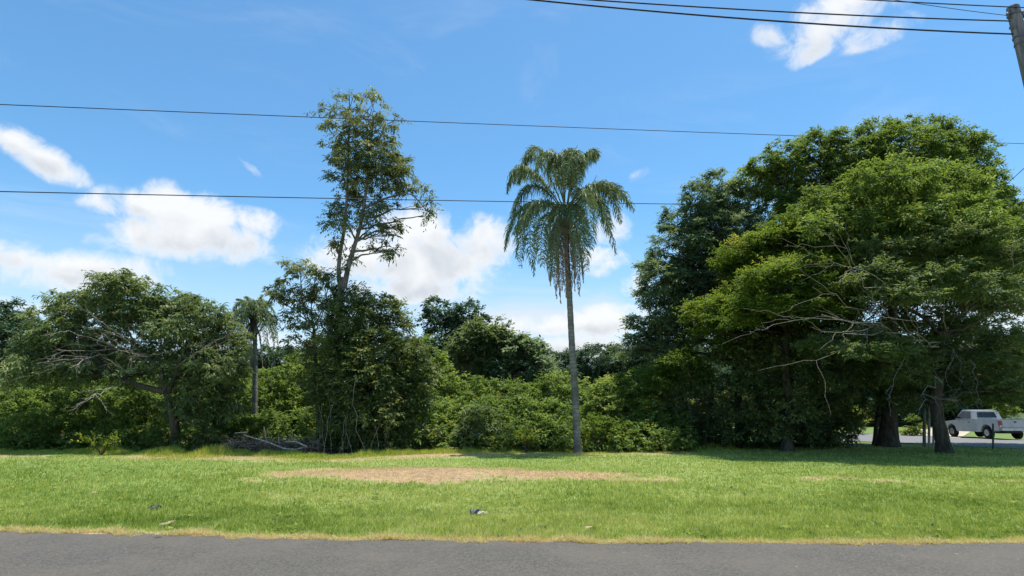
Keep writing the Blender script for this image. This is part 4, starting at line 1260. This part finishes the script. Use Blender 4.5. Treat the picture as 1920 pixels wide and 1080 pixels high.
def pickup():
    rl = ground(1856, 824)
    h = R(86)
    L0 = Vector((0, 0, 0))
    root = empty('pickup_truck', (0, 0, 0), 'old white single cab pickup truck parked beyond the side road, tail towards us', 'pickup truck')

    def part(name, bm, mat, smooth=False, bevel=0, parent=None):
        o = from_bm(name, bm, M[mat], None, smooth, bevel)
        o.parent = parent or root
        return o
    hw = .86
    # local: x forward (rear axle x=0, front axle 3.0), y left, z up
    bm = bmesh.new()
    prof = [(-1.0, .50), (-1.0, 1.06), (1.02, 1.06), (1.02, 1.08), (2.35, 1.05), (3.72, .92), (3.86, .80), (3.86, .42), (3.45, .40)]
    for k in range(9):       # front wheel arch
        a = math.pi * k / 8
        prof.append((3.0 + .42 * math.cos(a), .40 + .40 * math.sin(a)))
    prof += [(2.5, .36), (.5, .38)]
    for k in range(9):
        a = math.pi * k / 8
        prof.append((0 + .44 * math.cos(a), .42 + .40 * math.sin(a)))
    prof += [(-.6, .48)]
    prism(bm, prof, -hw, hw)
    body = part('body', bm, 'white_paint', bevel=.02)
    # bed: dark floor inset with rails
    bm = bmesh.new()
    box(bm, (0.02, 0, 1.064), (1.86, 1.46, .01))
    part('bed_floor', bm, 'black_trim', parent=body)
    for s_ in (-1, 1):
        bm = bmesh.new()
        box(bm, (0.0, s_ * .80, 1.085), (2.0, .09, .05))
        part('bed_rail', bm, 'white_paint', bevel=.01, parent=body)
    # cab
    bm = bmesh.new()
    sec = [(1.02, 1.07, .84), (1.16, 1.60, .70), (2.05, 1.63, .70), (2.62, 1.06, .82)]
    vl = [bm.verts.new((x, y, z)) for x, z, y in sec]
    vr = [bm.verts.new((x, -y, z)) for x, z, y in sec]
    bm.faces.new(vl)
    bm.faces.new(list(reversed(vr)))
    for i in range(4):
        bm.faces.new((vl[i], vr[i], vr[(i + 1) % 4], vl[(i + 1) % 4]))
    bmesh.ops.recalc_face_normals(bm, faces=bm.faces)
    cab = part('cab', bm, 'white_paint', bevel=.02)
    for name, pts in [('side_window', [(1.22, 1.14, .835), (1.30, 1.53, .733), (1.98, 1.55, .733), (2.42, 1.13, .835)]), ('side_window', [(1.22, 1.14, -.835), (1.30, 1.53, -.733), (1.98, 1.55, -.733), (2.42, 1.13, -.835)]),
                      ('rear_window', [(1.045, 1.20, -.54), (1.045, 1.20, .54), (1.125, 1.50, .48), (1.125, 1.50, -.48)]), ('windshield', [(2.55, 1.14, -.70), (2.55, 1.14, .70), (2.12, 1.57, .63), (2.12, 1.57, -.63)])]:
        bm = bmesh.new()
        c = Vector((1.7, 0, 1.3))
        vs = [Vector((p[0], p[2], p[1])) for p in pts]
        nn = (vs[1] - vs[0]).cross(vs[2] - vs[0]).normalized()
        if nn.dot(vs[0] - c) < 0:
            nn = -nn
        a = [bm.verts.new(v + nn * .012) for v in vs]
        b = [bm.verts.new(v - nn * .02) for v in vs]
        bm.faces.new(a)
        bm.faces.new(b)
        for i in range(4):
            bm.faces.new((a[i], b[i], b[(i + 1) % 4], a[(i + 1) % 4]))
        bmesh.ops.recalc_face_normals(bm, faces=bm.faces)
        part(name, bm, 'glass')
    # tailgate and its handle
    bm = bmesh.new()
    box(bm, (-1.012, 0, .86), (.035, 1.36, .40))
    tg = part('tailgate', bm, 'white_paint', bevel=.012)
    bm = bmesh.new()
    box(bm, (-1.035, 0, .96), (.02, .14, .07))
    part('handle', bm, 'black_trim', bevel=.006, parent=tg)
    bm = bmesh.new()
    box(bm, (-1.09, 0, .56), (.16, 1.66, .13))
    bp = part('rear_bumper', bm, 'steel', bevel=.02)
    bm = bmesh.new()
    box(bm, (-1.178, 0, .56), (.012, .40, .12))
    part('licence_plate', bm, 'plate', bevel=.003, parent=bp)
    bm = bmesh.new()
    box(bm, (3.90, 0, .50), (.14, 1.66, .16))
    part('front_bumper', bm, 'steel', bevel=.02)
    for s_ in (-1, 1):
        bm = bmesh.new()
        box(bm, (-1.0, s_ * .775, .86), (.06, .17, .34))
        tl = part('taillight', bm, 'red_lens', bevel=.012)
        bm = bmesh.new()
        box(bm, (-1.034, s_ * .775, .745), (.012, .14, .07))
        part('reversing_lens', bm, 'lens_clear', parent=tl)
        bm = bmesh.new()
        box(bm, (3.865, s_ * .66, .72), (.03, .26, .14))
        part('headlight', bm, 'lens_clear', bevel=.008)
        bm = bmesh.new()
        box(bm, (2.30, s_ * .93, 1.18), (.09, .17, .14))
        part('mirror', bm, 'black_trim', bevel=.02)
        bm = bmesh.new()
        box(bm, (1.36, s_ * .865, .92), (.12, .02, .035))
        part('door_handle', bm, 'black_trim', bevel=.004)
        for x in (0, 3.0):
            bm = bmesh.new()
            bmesh.ops.create_cone(bm, cap_ends=True, segments=32, radius1=.345, radius2=.345, depth=.22, matrix=Matrix.Translation((x, s_ * .76, .345)) @ Matrix.Rotation(math.pi / 2, 4, 'X'))
            wh = part('wheel', bm, 'tyre', bevel=.03)
            bm = bmesh.new()
            bmesh.ops.create_cone(bm, cap_ends=True, segments=24, radius1=.19, radius2=.17, depth=.02, matrix=Matrix.Translation((x, s_ * .878, .345)) @ Matrix.Rotation(-s_ * math.pi / 2, 4, 'X'))
            bmesh.ops.create_cone(bm, cap_ends=True, segments=12, radius1=.06, radius2=.05, depth=.05, matrix=Matrix.Translation((x, s_ * .885, .345)) @ Matrix.Rotation(-s_ * math.pi / 2, 4, 'X'))
            part('rim', bm, 'steel', parent=wh)
    # underbody between the wheels
    bm = bmesh.new()
    box(bm, (1.4, 0, .42), (4.4, .9, .14))
    part('chassis', bm, 'black_trim', bevel=.02)
    off = Matrix.Rotation(h, 4, 'Z') @ Vector((0, .76, 0))
    root.rotation_euler = (0, 0, h)
    root.location = (rl[0] - off.x, rl[1] - off.y, .02)
    return root


pickup()

# low cream wall and shrubs beyond the pickup
M['cream'] = plain_mat('cream_render', (.55, .48, .34), (.68, .60, .44), 3, .9)
wc = at(1900, 776, 50)
wl = empty('garden_wall', (wc[0], 50, 0), 'low cream rendered wall in the sun beyond the pickup', 'wall')
bm = bmesh.new()
box(bm, (wc[0], 50, .65), (6.0, .2, 1.3))
from_bm('wall_panel', bm, M['cream'], wl, bevel=.01)
bm = bmesh.new()
box(bm, (wc[0], 50, 1.34), (6.1, .28, .08))
from_bm('coping', bm, M['cream'], wl, bevel=.01)
for lab, lob, Y, mt, sty in [('yellow green shrub beyond the pickup cab', [(1885, 765, 14, 14), (1870, 775, 12, 12), (1890, 785, 14, 12)], 44, 'leaf_bright', 'fine'),
                        ('round green shrub across the side road seen between the trunks', [(1608, 785, 10, 12), (1612, 770, 9, 10), (1606, 800, 9, 10)], 42, 'leaf_bright', 'fine'),
                        ('yellow green shrub across the side road beside the three posts', [(1712, 795, 12, 12), (1706, 810, 12, 10), (1718, 812, 10, 10)], 39, 'leaf_bright', 'fine')]:
    lo_ = px_lobes([l + (0,) for l in lob], Y)
    root = empty('shrub', (float(lo_[0][0][0]), Y, 0), lab, 'shrub', 'shrubs across the side road')
    V, Fc, t, C = crown_np(lo_, sty, .3, .1, .0, .3)
    seg = [limb((lo_[0][0][0], Y, -.03), q, .03, .008, n=5, sides=4)[0] for q in C[RNG.choice(len(C), min(10, len(C)), replace=False)]]
    sv, sf = join(seg)
    mesh_np('stems', sv, sf, 4, M['bark_dark'], smooth=True, parent=root)
    mesh_np('foliage', V, Fc, 4, M[mt], tint=t, parent=root)

# ------------------------------------------------------------ small things on the lawn
M['grey_plastic'] = plain_mat('grey_plastic', (.10, .11, .14), (.30, .31, .36), 20, .35, spec=.6)
M['pale_paper'] = plain_mat('pale_paper', (.60, .58, .45), (.80, .78, .66), 20, .6)
M['straw_leaf'] = plain_mat('straw_leaf', (.50, .44, .24), (.68, .60, .38), 20, .7)


def scrap(bm, c, L, wd, hgt_, ang, wav=.02):
    nx, ny = 9, 5
    g = []
    for j in range(ny):
        row = []
        for i in range(nx):
            u, v = i / (nx - 1) - .5, j / (ny - 1) - .5
            x, y = u * L, v * wd * (1 - (2 * u) ** 2 * .6)
            z = hgt_ * (math.cos(u * 5 + v * 3) * .5 + .5) + random.uniform(-wav, wav) * .4 + .012
            row.append(bm.verts.new((c[0] + x * math.cos(ang) - y * math.sin(ang), c[1] + x * math.sin(ang) + y * math.cos(ang), c[2] + z)))
        g.append(row)
    for j in range(ny - 1):
        for i in range(nx - 1):
            bm.faces.new((g[j][i], g[j][i + 1], g[j + 1][i + 1], g[j + 1][i]))
    bmesh.ops.solidify(bm, geom=bm.faces[:], thickness=.003)


for nm, lab, px, py, parts in [('litter', 'small crumpled grey and white piece of litter on the grass in the centre', 897, 967, [(-.05, 0, .16, .10, .07, .5, 'grey_plastic', 'wrapper'), (.06, -.03, .16, .06, .04, .2, 'pale_paper', 'paper_scrap')]),
                               ('litter', 'flat dark grey piece of litter on the grass at left', 290, 958, [(0, .03, .17, .07, .05, .3, 'grey_plastic', 'wrapper'), (.0, -.03, .18, .05, .03, .2, 'grey_plastic', 'wrapper')])]:
    g = ground(px, py)
    g[2] = hgt(np.array([g[0]]), np.array([g[1]]))[0] + .02
    root = empty(nm, tuple(g), lab, 'litter')
    for dx, dy, L_, w_, h_, a_, mt, pn in parts:
        bm = bmesh.new()
        scrap(bm, g + np.array([dx, dy, 0]), L_, w_, h_, a_)
        from_bm(pn, bm, M[mt], root, smooth=True)
leafspots = [(322, 985, 'long pale dry leaf lying near the road edge at left, right one of a pair'), (314, 989, 'small pale dry leaf lying near the road edge at left, left one of a pair'), (179, 930, 'small pale dry leaf in the left part of the lawn'),
             (140, 896, 'dry leaf lying far up the lawn at left, right one of a pair'), (124, 905, 'dry leaf lying far up the lawn at left, left one of a pair'), (297, 1009, 'pale dry leaf lying on the edge of the road'), (1105, 996, 'dry leaf lying in the grass by the road, right of centre')]
for px, py, lab in leafspots:
    g = ground(px, py)
    g[2] = hgt(np.array([g[0]]), np.array([g[1]]))[0] + .03
    bm = bmesh.new()
    scrap(bm, g, random.uniform(.10, .18), .05, .02, random.uniform(.1, .7), .01)
    o = from_bm('dry_leaf', bm, M['straw_leaf'])
    tag(o, lab, 'leaf', 'dry leaves lying on the lawn')

print('LEAVES', NLEAF[0])
